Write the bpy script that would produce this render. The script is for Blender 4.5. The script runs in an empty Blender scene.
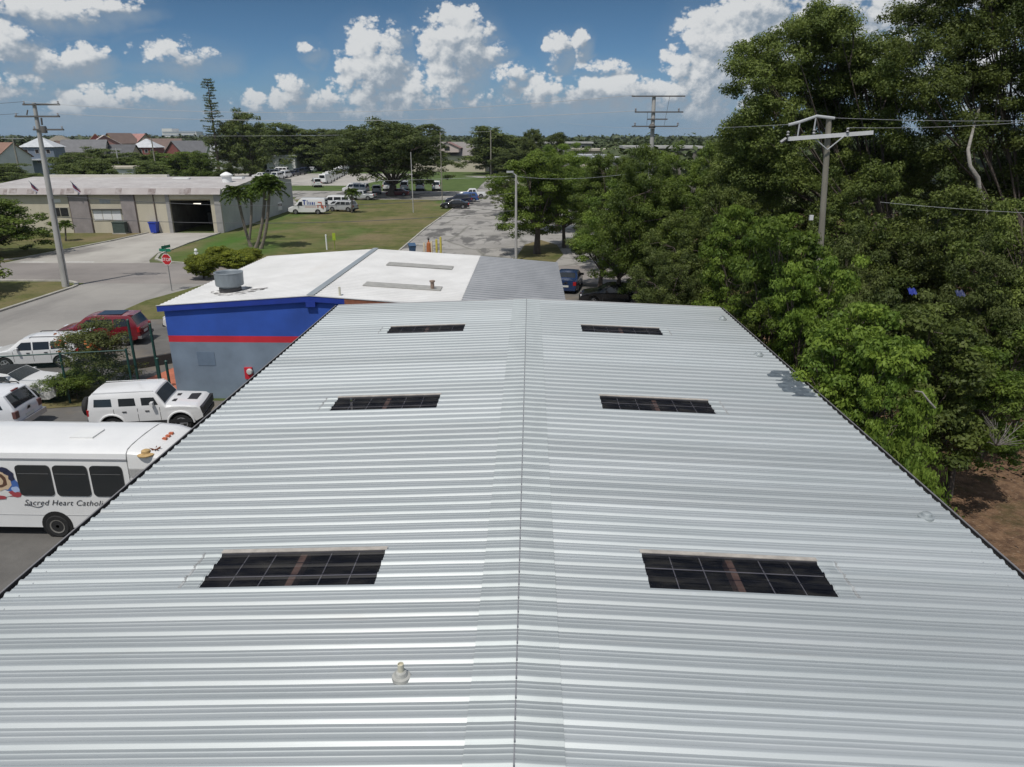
import bpy, bmesh, math, random
import numpy as np
from mathutils import Vector, Matrix

# ------------------------------------------------------------------ camera, sky, sun, exposure
S = bpy.context.scene
C = S.collection
R = math.radians
CAM_H, CAM_F = 11.3, 710.0
PITCH = math.atan((383.5 - 138.0) / CAM_F)
YAW = R(1.45)
cam = bpy.data.cameras.new('camera'); camo = bpy.data.objects.new('camera', cam); C.objects.link(camo)
cam.sensor_width = 36.0; cam.lens = CAM_F / 1024 * 36.0
cam.clip_start = 0.1; cam.clip_end = 8000
camo.location = (0, 0, CAM_H); camo.rotation_euler = (R(90) - PITCH, 0, YAW)
S.camera = camo
S.render.resolution_x, S.render.resolution_y = 1024, 767
S.view_settings.view_transform = 'Standard'; S.view_settings.look = 'None'
S.view_settings.gamma = 1.0; S.view_settings.use_curve_mapping = False
S.view_settings.exposure = -0.06
S.cycles.use_denoising = True
S.cycles.max_bounces = 6; S.cycles.transparent_max_bounces = 12

SUN_DIR = Vector((-0.17, -0.42, 0.89)).normalized()
SUN_EL = math.asin(SUN_DIR.z); SUN_AZ = math.atan2(SUN_DIR.x, SUN_DIR.y)
sun = bpy.data.lights.new('sun', 'SUN'); sun.energy = 3.6; sun.angle = R(0.53); sun.color = (1.0, 0.955, 0.89)
suno = bpy.data.objects.new('sun', sun); C.objects.link(suno)
suno.rotation_euler = SUN_DIR.to_track_quat('Z', 'Y').to_euler()

CLOUDS = [(-32.19, 7.58, 4.01, 0.88, 0.8, 0.75), (-27.99, 8.11, 2.31, 0.57, 0.8, 0.6), (-34.11, 5.69, 2.08, 1.45, 0.8, 0.95), (-32.44, 4.77, 2.72, 0.81, 0.9, 0.8), (-30.19, 5.11, 1.59, 0.82, 0.8, 0.9), (-34.28, 3.42, 3.69, 1.27, 0.8, 0.6), (-24.52, 5.48, 3.24, 0.92, 0.7, 0.62), (-26.42, 5.04, 1.82, 0.61, 0.7, 0.5), (-15.95, 6.09, 1.03, 0.57, 0.8, 0.7), (-29.21, 2.38, 3.53, 1.23, 0.6, 0.72), (-26.15, 2.76, 2.48, 1.01, 0.7, 0.75), (-32.16, 1.83, 3.35, 0.85, 0.6, 0.6), (-20.42, 2.22, 3.37, 0.93, 0.7, 0.62), (-17.58, 3.38, 1.79, 1.59, 0.9, 0.75), (-15.56, 2.61, 3.53, 1.08, 0.8, 0.65), (-11.46, 5.21, 3.01, 2.5, 1.0, 1.0), (-9.92, 7.19, 1.14, 0.9, 0.9, 0.6), (-8.28, 3.5, 4.42, 1.77, 0.9, 0.75), (-12.71, 2.64, 4.34, 1.36, 0.8, 0.6), (-5.61, 6.73, 3.06, 2.34, 1.1, 1.05), (-6.07, 8.39, 1.29, 0.88, 1, 0.7), (-3.07, 6.08, 1.62, 0.92, 0.8, 0.7), (-1.6, 4.48, 1.93, 1.08, 0.9, 0.9), (0.64, 3.38, 4.48, 1.24, 0.8, 0.75), (-3.84, 3.04, 2.99, 0.97, 0.8, 0.6), (2.07, 6.34, 1.31, 1.05, 1, 0.85), (3.45, 6.60, 0.85, 0.85, 1, 0.75), (5.04, 4.85, 3.21, 0.67, 0.9, 0.7), (5.09, 3.5, 5.89, 1.16, 0.8, 1.0), (10.2, 3.18, 3.58, 1.01, 0.8, 0.85), (2.13, 3.24, 2.23, 1.1, 0.8, 0.8), (13.11, 6.21, 3.43, 2.87, 1.2, 1.1), (11.47, 5.15, 2.1, 1.57, 1, 0.9), (15.98, 7.67, 4.61, 2.76, 1.3, 1.0), (20.44, 7.76, 5.6, 2.38, 1.2, 0.9), (15.14, 2.91, 4.12, 1.99, 0.8, 0.7), (24.71, 7.22, 7.0, 3.48, 1, 0.8), (31.33, 4.0, 4.7, 3.44, 1, 0.7)]

def build_world():
    w = bpy.data.worlds.new("World"); S.world = w; w.use_nodes = True
    w.cycles.sampling_method = 'MANUAL'; w.cycles.sample_map_resolution = 256
    nt = w.node_tree; N, L = nt.nodes, nt.links
    N.clear()
    def mth(op, a, b=None, c=None, clamp=False):
        n = N.new('ShaderNodeMath'); n.operation = op; n.use_clamp = clamp
        for i, v in enumerate((a, b, c)):
            if v is None: continue
            if isinstance(v, (int, float)): n.inputs[i].default_value = v
            else: L.new(v, n.inputs[i])
        return n.outputs[0]
    def smooth(v, lo, hi):
        n = N.new('ShaderNodeMapRange'); n.interpolation_type = 'SMOOTHSTEP'
        n.inputs['From Min'].default_value = lo; n.inputs['From Max'].default_value = hi
        L.new(v, n.inputs['Value']); return n.outputs['Result']
    def mix(f, a, b):
        n = N.new('ShaderNodeMix'); n.data_type = 'RGBA'
        if isinstance(f, float): n.inputs[0].default_value = f
        else: L.new(f, n.inputs[0])
        for i, v in ((6, a), (7, b)):
            if isinstance(v, tuple): n.inputs[i].default_value = (*v, 1)
            else: L.new(v, n.inputs[i])
        return n.outputs[2]
    tc = N.new('ShaderNodeTexCoord')
    sep = N.new('ShaderNodeSeparateXYZ'); L.new(tc.outputs['Generated'], sep.inputs[0])
    az = mth('MULTIPLY', mth('ARCTAN2', sep.outputs[0], sep.outputs[1]), 180 / math.pi)
    el = mth('MULTIPLY', mth('ARCSINE', sep.outputs[2]), 180 / math.pi)
    def density(az, el):
        com = N.new('ShaderNodeCombineXYZ'); L.new(az, com.inputs[0]); L.new(mth('MULTIPLY', el, 1.25), com.inputs[1])
        n1 = N.new('ShaderNodeTexNoise'); n1.inputs['Scale'].default_value = 0.34; n1.inputs['Detail'].default_value = 8; n1.inputs['Roughness'].default_value = 0.6
        L.new(com.outputs[0], n1.inputs['Vector'])
        vo = N.new('ShaderNodeTexVoronoi'); vo.feature = 'SMOOTH_F1'; vo.inputs['Scale'].default_value = 0.72; vo.inputs['Detail'].default_value = 3.5; vo.inputs['Roughness'].default_value = 0.62; vo.inputs['Smoothness'].default_value = 0.25
        L.new(com.outputs[0], vo.inputs['Vector'])
        best = None
        for a0, e0, ra, re, rb, s in CLOUDS:
            ra, re = ra * 1.18, re * 1.22
            dx = mth('MULTIPLY_ADD', az, 1 / ra, -a0 / ra)
            dy = mth('MULTIPLY_ADD', el, 1 / re, -e0 / re)
            dy = mth('MAXIMUM', dy, mth('MULTIPLY', dy, -1 / (rb * 1.9)))
            q = mth('MULTIPLY_ADD', dx, dx, mth('MULTIPLY', dy, dy))
            v = mth('MULTIPLY_ADD', q, -s, s)
            best = v if best is None else mth('MAXIMUM', best, v)
        best = mth('MAXIMUM', best, -2.2)
        d = mth('MULTIPLY_ADD', n1.outputs['Fac'], 1.35, -0.675)
        d = mth('MULTIPLY_ADD', vo.outputs['Distance'], -0.70, mth('ADD', d, 0.43))
        return mth('MULTIPLY_ADD', best, 0.95, mth('ADD', d, 0.10)), best, n1.outputs['Fac']
    D0, B0, N0 = density(az, el)
    D1, B1, N1 = density(mth('ADD', az, -0.30), mth('ADD', el, 0.50))
    tops = smooth(mth('SUBTRACT', B0, B1), -0.38, 0.22)
    thin = mth('MULTIPLY_ADD', tops, 0.70, 0.30)
    alpha = smooth(mth('MULTIPLY', D0, thin), 0.0, 0.30)
    lum = mth('ADD', mth('MULTIPLY', mth('SUBTRACT', D0, D1), 0.95), mth('MULTIPLY_ADD', tops, 1.15, -0.84))
    light = smooth(mth('ADD', lum, mth('MULTIPLY_ADD', N1, 1.5, -0.72)), -0.50, 0.52)
    cloud = mix(mth('MULTIPLY', light, smooth(el, -1.2, 4.2)), (2.75, 3.35, 4.05), (7.3, 7.4, 7.4))
    soft = smooth(mth('ADD', mth('MULTIPLY_ADD', N0, 1.6, -0.80), B0), -0.62, 0.62)
    sky = N.new('ShaderNodeTexSky'); sky.sky_type = 'NISHITA'; sky.sun_disc = False
    sky.sun_elevation = SUN_EL; sky.sun_rotation = SUN_AZ
    sky.altitude = 0; sky.air_density = 1.0; sky.dust_density = 0.25; sky.ozone_density = 3.0
    rmp = N.new('ShaderNodeValToRGB'); L.new(mth('MULTIPLY', el, 1 / 60.0, clamp=True), rmp.inputs[0])
    e = rmp.color_ramp.elements; e[0].position = 0.0; e[0].color = (0.36, 0.60, 1.10, 1); e[1].position = 0.75; e[1].color = (0.62, 0.78, 0.86, 1)
    for p_, c_ in ((0.05, (0.335, 0.50, 0.73)), (0.15, (0.27, 0.395, 0.51))):
        q_ = e.new(p_); q_.color = (*c_, 1)
    hs = N.new('ShaderNodeMix'); hs.data_type = 'RGBA'; hs.blend_type = 'MULTIPLY'; hs.inputs[0].default_value = 1.0
    L.new(sky.outputs[0], hs.inputs[6]); L.new(rmp.outputs[0], hs.inputs[7])
    # broken bright cloud higher up, above the part of the sky the photograph shows
    nh = N.new('ShaderNodeTexNoise'); nh.inputs['Scale'].default_value = 3.2; nh.inputs['Detail'].default_value = 3
    L.new(tc.outputs['Generated'], nh.inputs['Vector'])
    hi = mth('MULTIPLY', mth('MULTIPLY', smooth(nh.outputs['Fac'], 0.33, 0.56), smooth(el, 11.0, 16.0)), mth('MULTIPLY_ADD', smooth(el, 52.0, 34.0), 0.55, 0.35))
    sky_all = mix(hi, hs.outputs[2], (6.6, 6.8, 7.0))
    low = smooth(mth('MULTIPLY_ADD', N0, 3.0, el), 5.6, 2.4)
    base = mix(mth('MULTIPLY', low, 0.75), sky_all, (1.85, 2.75, 3.75))
    soft = mth('MULTIPLY', soft, mth('MULTIPLY_ADD', tops, -0.85, 1.0))
    base = mix(mth('MULTIPLY', soft, 0.75), base, (2.75, 3.45, 4.2))
    a2 = mth('MULTIPLY', alpha, smooth(el, 0.1, 2.4))
    fin = mix(mth('MULTIPLY', a2, 0.92), base, cloud)
    bg0 = N.new('ShaderNodeBackground'); bg0.inputs['Strength'].default_value = 0.1; L.new(sky_all, bg0.inputs['Color'])
    bg1 = N.new('ShaderNodeBackground'); bg1.inputs['Strength'].default_value = 0.1; L.new(fin, bg1.inputs['Color'])
    # the cloud belt lies in one part of the sky; elsewhere the plain sky is used
    belt = mth('MULTIPLY', mth('MULTIPLY', mth('LESS_THAN', el, 13.0), mth('GREATER_THAN', el, -2.5)), mth('LESS_THAN', mth('ABSOLUTE', az), 48.0))
    ms = N.new('ShaderNodeMixShader'); L.new(belt, ms.inputs[0]); L.new(bg0.outputs[0], ms.inputs[1]); L.new(bg1.outputs[0], ms.inputs[2])
    out = N.new('ShaderNodeOutputWorld'); L.new(ms.outputs[0], out.inputs[0])
build_world()

# ------------------------------------------------------------------ pixel helper: where a sight line of the photograph meets a plane
def ray(x, y):
    u = (x - 512) / CAM_F; v = (383.5 - y) / CAM_F
    c, s = math.cos(PITCH), math.sin(PITCH)
    yy = c + v * s; zz = -s + v * c
    return (u * math.cos(YAW) - yy * math.sin(YAW), u * math.sin(YAW) + yy * math.cos(YAW), zz)
def P(x, y, z=0.0):
    d = ray(x, y); t = (z - CAM_H) / d[2]
    return Vector((d[0] * t, d[1] * t, z))
def AY(x, y, Y):
    d = ray(x, y); t = Y / d[1]
    return Vector((d[0] * t, Y, CAM_H + d[2] * t))

# ------------------------------------------------------------------ materials
MATS = {}
def mat(name, col, rough=0.7, metal=0.0, var=0.0, scale=3.0, col2=None, bump=0.0, bscale=40.0, spec=0.5, stretch=None, detail=6, lo=0.35, hi=0.65, coat=0.0):
    if name in MATS: return MATS[name]
    m = bpy.data.materials.new(name); m.use_nodes = True
    nt = m.node_tree; N, L = nt.nodes, nt.links
    b = N['Principled BSDF']
    b.inputs['Roughness'].default_value = rough; b.inputs['Metallic'].default_value = metal
    b.inputs['Specular IOR Level'].default_value = spec; b.inputs['Coat Weight'].default_value = coat
    tc = N.new('ShaderNodeTexCoord'); src = tc.outputs['Object']
    if stretch:
        mp = N.new('ShaderNodeMapping'); mp.inputs['Scale'].default_value = stretch
        L.new(src, mp.inputs[0]); src = mp.outputs[0]
    c2 = col2 if col2 else tuple(max(0, c * (1 - var)) for c in col)
    if var or col2:
        n = N.new('ShaderNodeTexNoise'); n.inputs['Scale'].default_value = scale; n.inputs['Detail'].default_value = detail; n.inputs['Roughness'].default_value = 0.62
        L.new(src, n.inputs['Vector'])
        r = N.new('ShaderNodeMapRange'); r.inputs['From Min'].default_value = lo; r.inputs['From Max'].default_value = hi
        L.new(n.outputs['Fac'], r.inputs['Value'])
        mx = N.new('ShaderNodeMix'); mx.data_type = 'RGBA'
        mx.inputs[6].default_value = (*c2, 1); mx.inputs[7].default_value = (*col, 1)
        L.new(r.outputs[0], mx.inputs[0]); L.new(mx.outputs[2], b.inputs['Base Color'])
        m['mixnode'] = mx.name
    else:
        b.inputs['Base Color'].default_value = (*col, 1)
    if bump:
        n2 = N.new('ShaderNodeTexNoise'); n2.inputs['Scale'].default_value = bscale; n2.inputs['Detail'].default_value = 5
        L.new(tc.outputs['Object'], n2.inputs['Vector'])
        bp = N.new('ShaderNodeBump'); bp.inputs['Strength'].default_value = bump; bp.inputs['Distance'].default_value = 0.05
        L.new(n2.outputs['Fac'], bp.inputs['Height']); L.new(bp.outputs[0], b.inputs['Normal'])
    MATS[name] = m
    return m

def layer(m, col, scale, lo, hi, stretch=None, amount=1.0, kind='noise', seed=0.0):
    """one more patch colour over a material's base colour (dirt, stains, tar, dry grass)"""
    nt = m.node_tree; N, L = nt.nodes, nt.links
    b = N['Principled BSDF']
    old = b.inputs['Base Color'].links[0].from_socket if b.inputs['Base Color'].is_linked else None
    tc = N.new('ShaderNodeTexCoord'); mp = N.new('ShaderNodeMapping')
    mp.inputs['Scale'].default_value = stretch or (1, 1, 1); mp.inputs['Location'].default_value = (seed, seed * 1.7, 0)
    L.new(tc.outputs['Object'], mp.inputs[0])
    if kind == 'noise':
        n = N.new('ShaderNodeTexNoise'); n.inputs['Detail'].default_value = 7; n.inputs['Roughness'].default_value = 0.6; o = n.outputs['Fac']
        L.new(mp.outputs[0], n.inputs['Vector'])
    else:
        nn = N.new('ShaderNodeTexNoise'); nn.inputs['Scale'].default_value = scale * 2.0; nn.inputs['Detail'].default_value = 4
        L.new(mp.outputs[0], nn.inputs['Vector'])
        ad = N.new('ShaderNodeMix'); ad.data_type = 'RGBA'; ad.blend_type = 'ADD'; ad.inputs[0].default_value = 0.6 / scale
        L.new(mp.outputs[0], ad.inputs[6]); L.new(nn.outputs['Color'], ad.inputs[7])
        n = N.new('ShaderNodeTexVoronoi'); n.feature = 'DISTANCE_TO_EDGE'; o = n.outputs['Distance']
        L.new(ad.outputs[2], n.inputs['Vector'])
    n.inputs['Scale'].default_value = scale
    r = N.new('ShaderNodeMapRange'); r.inputs['From Min'].default_value = lo; r.inputs['From Max'].default_value = hi; r.inputs['To Max'].default_value = amount
    L.new(o, r.inputs['Value'])
    mx = N.new('ShaderNodeMix'); mx.data_type = 'RGBA'; mx.inputs[7].default_value = (*col, 1)
    if old: L.new(old, mx.inputs[6])
    else: mx.inputs[6].default_value = b.inputs['Base Color'].default_value
    L.new(r.outputs[0], mx.inputs[0]); L.new(mx.outputs[2], b.inputs['Base Color'])
    return m

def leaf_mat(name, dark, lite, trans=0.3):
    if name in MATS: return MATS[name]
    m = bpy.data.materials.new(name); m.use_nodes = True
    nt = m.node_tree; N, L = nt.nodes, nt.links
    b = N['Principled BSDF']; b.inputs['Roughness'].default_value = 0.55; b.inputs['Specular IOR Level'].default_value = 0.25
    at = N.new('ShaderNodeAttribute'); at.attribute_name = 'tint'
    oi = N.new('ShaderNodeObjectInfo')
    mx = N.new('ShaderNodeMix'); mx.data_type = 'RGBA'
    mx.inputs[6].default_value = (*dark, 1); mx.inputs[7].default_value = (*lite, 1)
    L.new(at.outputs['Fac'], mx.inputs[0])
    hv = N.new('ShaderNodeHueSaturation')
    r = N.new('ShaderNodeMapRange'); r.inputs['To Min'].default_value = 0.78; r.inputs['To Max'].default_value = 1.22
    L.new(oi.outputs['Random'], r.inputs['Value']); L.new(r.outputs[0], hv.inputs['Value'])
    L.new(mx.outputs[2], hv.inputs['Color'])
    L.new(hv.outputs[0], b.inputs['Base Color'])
    tr = N.new('ShaderNodeBsdfTranslucent'); L.new(hv.outputs[0], tr.inputs['Color'])
    ms = N.new('ShaderNodeMixShader'); ms.inputs[0].default_value = trans
    L.new(b.outputs[0], ms.inputs[1]); L.new(tr.outputs[0], ms.inputs[2])
    L.new(ms.outputs[0], N['Material Output'].inputs[0])
    MATS[name] = m
    return m

# ------------------------------------------------------------------ mesh helpers
def tag(o, label=None, cat=None, group=None, kind=None):
    if label: o['label'] = label
    if cat: o['category'] = cat
    if group: o['group'] = group
    if kind: o['kind'] = kind
    return o
def thing(name, label, cat, loc=(0, 0, 0), rz=0.0, group=None):
    o = bpy.data.objects.new(name, None); C.objects.link(o)
    o.location = loc; o.rotation_euler = (0, 0, rz); o.empty_display_size = 0.2
    return tag(o, label, cat, group)
def link(name, me, m, parent=None, loc=None):
    o = bpy.data.objects.new(name, me); C.objects.link(o)
    if m is not None and not me.materials:
        for q in (m if isinstance(m, (list, tuple)) else [m]): me.materials.append(q)
    if parent is not None: o.parent = parent
    if loc is not None: o.location = loc
    return o
class MB:
    """collects shapes, then links them as one mesh object"""
    def __init__(s): s.v = []; s.f = []; s.mi = []
    def add(s, vs, fs, mi=0):
        k = len(s.v); s.v += [tuple(v) for v in vs]; s.f += [tuple(i + k for i in f) for f in fs]; s.mi += [mi] * len(fs); return s
    def box(s, x0, x1, y0, y1, z0, z1, mi=0, M=None):
        vs = [Vector(p) for p in ((x0, y0, z0), (x1, y0, z0), (x1, y1, z0), (x0, y1, z0), (x0, y0, z1), (x1, y0, z1), (x1, y1, z1), (x0, y1, z1))]
        if M is not None: vs = [M @ v for v in vs]
        return s.add(vs, [(3, 2, 1, 0), (4, 5, 6, 7), (0, 1, 5, 4), (1, 2, 6, 5), (2, 3, 7, 6), (3, 0, 4, 7)], mi)
    def tube(s, pts, rad, n=8, mi=0, cap=True):
        pts = [Vector(p) for p in pts]
        if not isinstance(rad, (list, tuple)): rad = [rad] * len(pts)
        vs, fs = [], []
        ref = None
        for i, p in enumerate(pts):
            t = (pts[min(i + 1, len(pts) - 1)] - pts[max(i - 1, 0)])
            t = t.normalized() if t.length > 1e-9 else Vector((0, 0, 1))
            if ref is None: ref = Vector((1, 0, 0)) if abs(t.x) < 0.8 else Vector((0, 1, 0))
            a = (ref - t * ref.dot(t)).normalized(); b = t.cross(a); ref = a
            for k in range(n):
                q = 2 * math.pi * k / n
                vs.append(p + (a * math.cos(q) + b * math.sin(q)) * rad[i])
        for i in range(len(pts) - 1):
            for k in range(n):
                fs.append((i * n + k, i * n + (k + 1) % n, (i + 1) * n + (k + 1) % n, (i + 1) * n + k))
        if cap:
            fs.append(tuple(range(n - 1, -1, -1))); fs.append(tuple(range((len(pts) - 1) * n, len(pts) * n)))
        return s.add(vs, fs, mi)
    def lathe(s, prof, cx=0, cy=0, n=20, mi=0):
        vs, fs = [], []
        for r, z in prof:
            for k in range(n):
                q = 2 * math.pi * k / n; vs.append((cx + r * math.cos(q), cy + r * math.sin(q), z))
        for i in range(len(prof) - 1):
            for k in range(n): fs.append((i * n + k, i * n + (k + 1) % n, (i + 1) * n + (k + 1) % n, (i + 1) * n + k))
        fs.append(tuple(range(n - 1, -1, -1))); fs.append(tuple(range((len(prof) - 1) * n, len(prof) * n)))
        return s.add(vs, fs, mi)
    def poly(s, pts, z0, z1=None, mi=0):
        n = len(pts)
        if z1 is None: return s.add([(x, y, z0) for x, y in pts], [tuple(range(n))], mi)
        vs = [(x, y, z0) for x, y in pts] + [(x, y, z1) for x, y in pts]
        return s.add(vs, [tuple(range(n - 1, -1, -1)), tuple(range(n, 2 * n))] + [(i, (i + 1) % n, n + (i + 1) % n, n + i) for i in range(n)], mi)
    def mesh(s, name, smooth=None):
        me = bpy.data.meshes.new(name); me.from_pydata(s.v, [], s.f)
        me.polygons.foreach_set('material_index', s.mi)
        if smooth is not None:
            me.polygons.foreach_set('use_smooth', [True] * len(s.f)); me.set_sharp_from_angle(angle=R(smooth))
        me.update(); return me
    def build(s, name, m, parent=None, smooth=None, loc=None):
        return link(name, s.mesh(name, smooth), m, parent, loc)
def struct(name, pts, z, m, kind='structure'):
    o = MB().poly(pts, z).build(name, m); tag(o, kind=kind)
    me = o.data
    if me.polygons[0].normal.z < 0: me.flip_normals()
    return o
def copy_tree(o, parent=None):
    c = o.copy(); C.objects.link(c)
    if parent is not None: c.parent = parent
    for ch in list(o.children): copy_tree(ch, c)
    return c
# ------------------------------------------------------------------ ground, roads, lawns
grass_m = mat('lawn_grass', (0.135, 0.135, 0.048), 0.95, var=0.0, col2=(0.07, 0.085, 0.025), scale=0.6, bump=0.8, bscale=9, spec=0.1)
layer(grass_m, (0.20, 0.155, 0.09), 0.09, 0.46, 0.66, amount=0.85, seed=3)
layer(grass_m, (0.17, 0.14, 0.08), 0.5, 0.52, 0.70, amount=0.6, seed=8)
layer(grass_m, (0.05, 0.13, 0.02), 0.055, 0.52, 0.64, amount=0.8, seed=11, stretch=(1, .35, 1))
layer(grass_m, (0.04, 0.06, 0.018), 3.2, 0.52, 0.75, amount=0.7, seed=5)
wild_m = mat('rough_ground', (0.11, 0.13, 0.05), 0.95, col2=(0.05, 0.075, 0.022), scale=0.25, bump=0.6, bscale=5, spec=0.1)
layer(wild_m, (0.17, 0.15, 0.10), 0.05, 0.52, 0.66, amount=0.7)
litter_m = mat('leaf_litter', (0.20, 0.125, 0.075), 0.95, col2=(0.085, 0.052, 0.034), scale=2.6, bump=1.0, bscale=16, spec=0.1)
layer(litter_m, (0.27, 0.20, 0.14), 9.0, 0.55, 0.72, amount=0.8)
layer(litter_m, (0.05, 0.055, 0.02), 0.6, 0.52, 0.70, amount=0.8, seed=4)
asph_m = mat('old_asphalt', (0.20, 0.19, 0.18), 0.9, col2=(0.145, 0.14, 0.135), scale=0.35, bump=0.25, bscale=60, spec=0.25)
layer(asph_m, (0.27, 0.26, 0.25), 1.4, 0.5, 0.8, amount=0.5)
layer(asph_m, (0.06, 0.058, 0.055), 0.13, 0.06, 0.0, kind='crack', amount=0.6)
road_m = mat('road_asphalt', (0.31, 0.295, 0.27), 0.9, col2=(0.235, 0.223, 0.207), scale=0.12, bump=0.2, bscale=60, spec=0.2)
layer(road_m, (0.15, 0.143, 0.135), 0.3, 0.55, 0.72, stretch=(1, .12, 1), amount=0.6)
layer(road_m, (0.33, 0.31, 0.28), 2.5, 0.55, 0.8, amount=0.5)
cross_m = mat('cross_street_asphalt', (0.26, 0.238, 0.22), 0.9, col2=(0.195, 0.178, 0.165), scale=0.14, bump=0.2, bscale=60, spec=0.2)
layer(cross_m, (0.12, 0.115, 0.11), 0.25, 0.56, 0.72, stretch=(.12, 1, 1), amount=0.6)
lot_m = mat('worn_lot_asphalt', (0.34, 0.325, 0.30), 0.92, col2=(0.25, 0.238, 0.22), scale=0.22, bump=0.2, bscale=40, spec=0.2)
layer(lot_m, (0.075, 0.072, 0.07), 0.16, 0.555, 0.60, stretch=(1.5, .55, 1), amount=0.75, seed=7)
layer(lot_m, (0.09, 0.088, 0.085), 0.45, 0.56, 0.62, stretch=(1.0, .5, 1), amount=0.7, seed=2)
layer(lot_m, (0.10, 0.10, 0.08), 0.12, 0.035, 0.0, kind='crack', amount=0.6)
conc_m = mat('pale_concrete', (0.41, 0.39, 0.35), 0.9, col2=(0.32, 0.30, 0.27), scale=0.2, spec=0.2)
layer(conc_m, (0.15, 0.14, 0.13), 0.5, 0.54, 0.70, stretch=(.35, .12, 1), amount=0.7)
kerb_m = mat('kerb_concrete', (0.42, 0.40, 0.35), 0.9, var=0.35, scale=1.2)
yard_m = mat('yard_asphalt', (0.15, 0.143, 0.133), 0.9, col2=(0.10, 0.096, 0.09), scale=0.5, bump=0.25, bscale=50, spec=0.25)
layer(yard_m, (0.20, 0.165, 0.12), 0.22, 0.52, 0.68, amount=0.8, seed=9)
layer(yard_m, (0.24, 0.23, 0.22), 0.35, 0.58, 0.75, amount=0.5, seed=1)

g = MB(); ring = [(3600 * math.cos(2 * math.pi * k / 64), 3600 * math.sin(2 * math.pi * k / 64)) for k in range(64)]
o = g.poly(ring, 0.0).build('ground', wild_m); tag(o, kind='structure')

struct('yard_parking_lot', [(-27.6, -6), (-7.2, -6), (-7.2, 29.9), (-16.3, 29.9), (-16.3, 46.2), (-22.2, 47.8), (-27.2, 44.5)], 0.012, yard_m)
struct('orange_walk', [(-19.8, 29.4), (-16.2, 29.4), (-16.2, 35.6), (-18.4, 35.0)], 0.022, mat('orange_paving', (0.46, 0.15, 0.085), 0.9, var=0.3, scale=1.5))
struct('yard_verge', [(-27.5, 27.9), (-24.0, 28.0), (-18.9, 29.3), (-19.6, 32.6), (-22.0, 31.6), (-27.5, 29.2)], 0.03, grass_m)
struct('yellow_patch', [(-20.4, 35.6), (-17.6, 36.9), (-17.4, 38.4), (-20.2, 37.2)], 0.022, mat('faded_yellow_paint', (0.40, 0.27, 0.09), 0.9, col2=(0.13, 0.12, 0.10), scale=1.4))
struct('avenue', [(-36.3, -40), (-27.9, -40), (-27.9, 44), (-28.2, 50.5), (-26.4, 57.0), (-36.6, 57.0), (-36.3, 52)], 0.016, road_m)
struct('cross_street', [(-150, 58.2), (-44.6, 58.2), (-36.6, 57.0), (-26.4, 57.0), (9, 57.5), (9, 66.4), (-31.0, 66.2), (-36.0, 67.2), (-50.4, 66.9), (-150, 66.0)], 0.020, cross_m)
struct('warehouse_drive', [(-50.2, 66.5), (-36.2, 66.8), (-37.2, 68.6), (-38.6, 73.0), (-38.9, 80.0), (-39.2, 89.6), (-47.9, 89.6), (-48.6, 82.0), (-49.6, 75.0)], 0.024, conc_m)
struct('avenue_verge', [(-28.1, 44.4), (-23.2, 45.2), (-22.5, 47.9), (-16.4, 48.2), (-16.4, 56.6), (-26.5, 56.8), (-28.2, 50.6)], 0.026, grass_m)
struct('corner_island_lawn', [(-110, 30), (-36.6, 30), (-36.45, 52), (-36.9, 56.0), (-38.6, 57.6), (-44.6, 58.0), (-110, 58.0)], 0.024, grass_m)
struct('warehouse_lawn', [(-110, 67.2), (-50.6, 67.2), (-49.9, 75), (-48.8, 82), (-48.1, 89.4), (-110, 89.4)], 0.024, grass_m)
struct('field_lawn', [(-36.6, 68.8), (-32.4, 66.8), (-12.6, 67.0), (-13.8, 75), (-13.9, 95), (-12.8, 130), (-12.7, 141), (-46.0, 141), (-45.4, 129), (-42.6, 118), (-38.6, 89.6), (-38.4, 74)], 0.028, grass_m)
struct('parking_field', [(-13.9, 66.4), (9, 66.4), (9, 120), (-2.0, 160), (-3.5, 205), (-8.5, 232), (-21, 232), (-19, 227), (-13.0, 219), (-12.4, 176), (-12.7, 141), (-12.9, 130), (-13.7, 95)], 0.024, lot_m)
struct('van_lane', [(-46.0, 141), (-12.6, 141), (-12.5, 164), (-46.2, 164), (-64, 166), (-90, 160), (-90, 150), (-60, 152), (-47, 146)], 0.032, lot_m)
struct('side_lane', [(-56, 152), (-46, 141), (-41.0, 128.5), (-44.6, 128.8), (-52, 140), (-63, 150)], 0.038, lot_m)
struct('back_lawn', [(-98, 166), (-64, 167), (-46.2, 165), (-12.6, 165), (-12.5, 217), (-18.5, 227), (-24, 233), (-8.4, 233.5), (10, 260), (-120, 262)], 0.034, mat('bright_lawn', (0.095, 0.135, 0.042), 0.95, col2=(0.06, 0.09, 0.028), scale=0.3, bump=0.6, bscale=6, spec=0.1))
struct('fleet_yard', [(-92, 183), (-44, 183), (-38, 246), (-100, 246)], 0.040, conc_m)
struct('tree_island', [(-2.0, 68.4), (2.4, 68.2), (3.4, 73), (3.0, 80), (1.2, 84), (-0.6, 80), (-1.2, 73)], 0.05, grass_m)
struct('tree_floor', [(7.4, -10), (60, -10), (75, 60), (60, 120), (11, 120), (9.1, 66), (9.0, 50), (3.0, 47.5), (7.4, 31)], 0.010, litter_m)
struct('shade_drive', [(1.6, 31.0), (8.9, 31.0), (9.0, 57.3), (1.6, 57.3)], 0.018, yard_m)
struct('stop_line', [(-49.0, 66.95), (-46.6, 67.0), (-46.6, 67.35), (-49.0, 67.3)], 0.032, mat('white_road_paint', (0.62, 0.61, 0.58), 0.8, var=0.35, scale=5))
struct('stop_line', [(-44.6, 67.1), (-41.9, 67.15), (-41.9, 67.5), (-44.6, 67.45)], 0.032, MATS['white_road_paint'])

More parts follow.
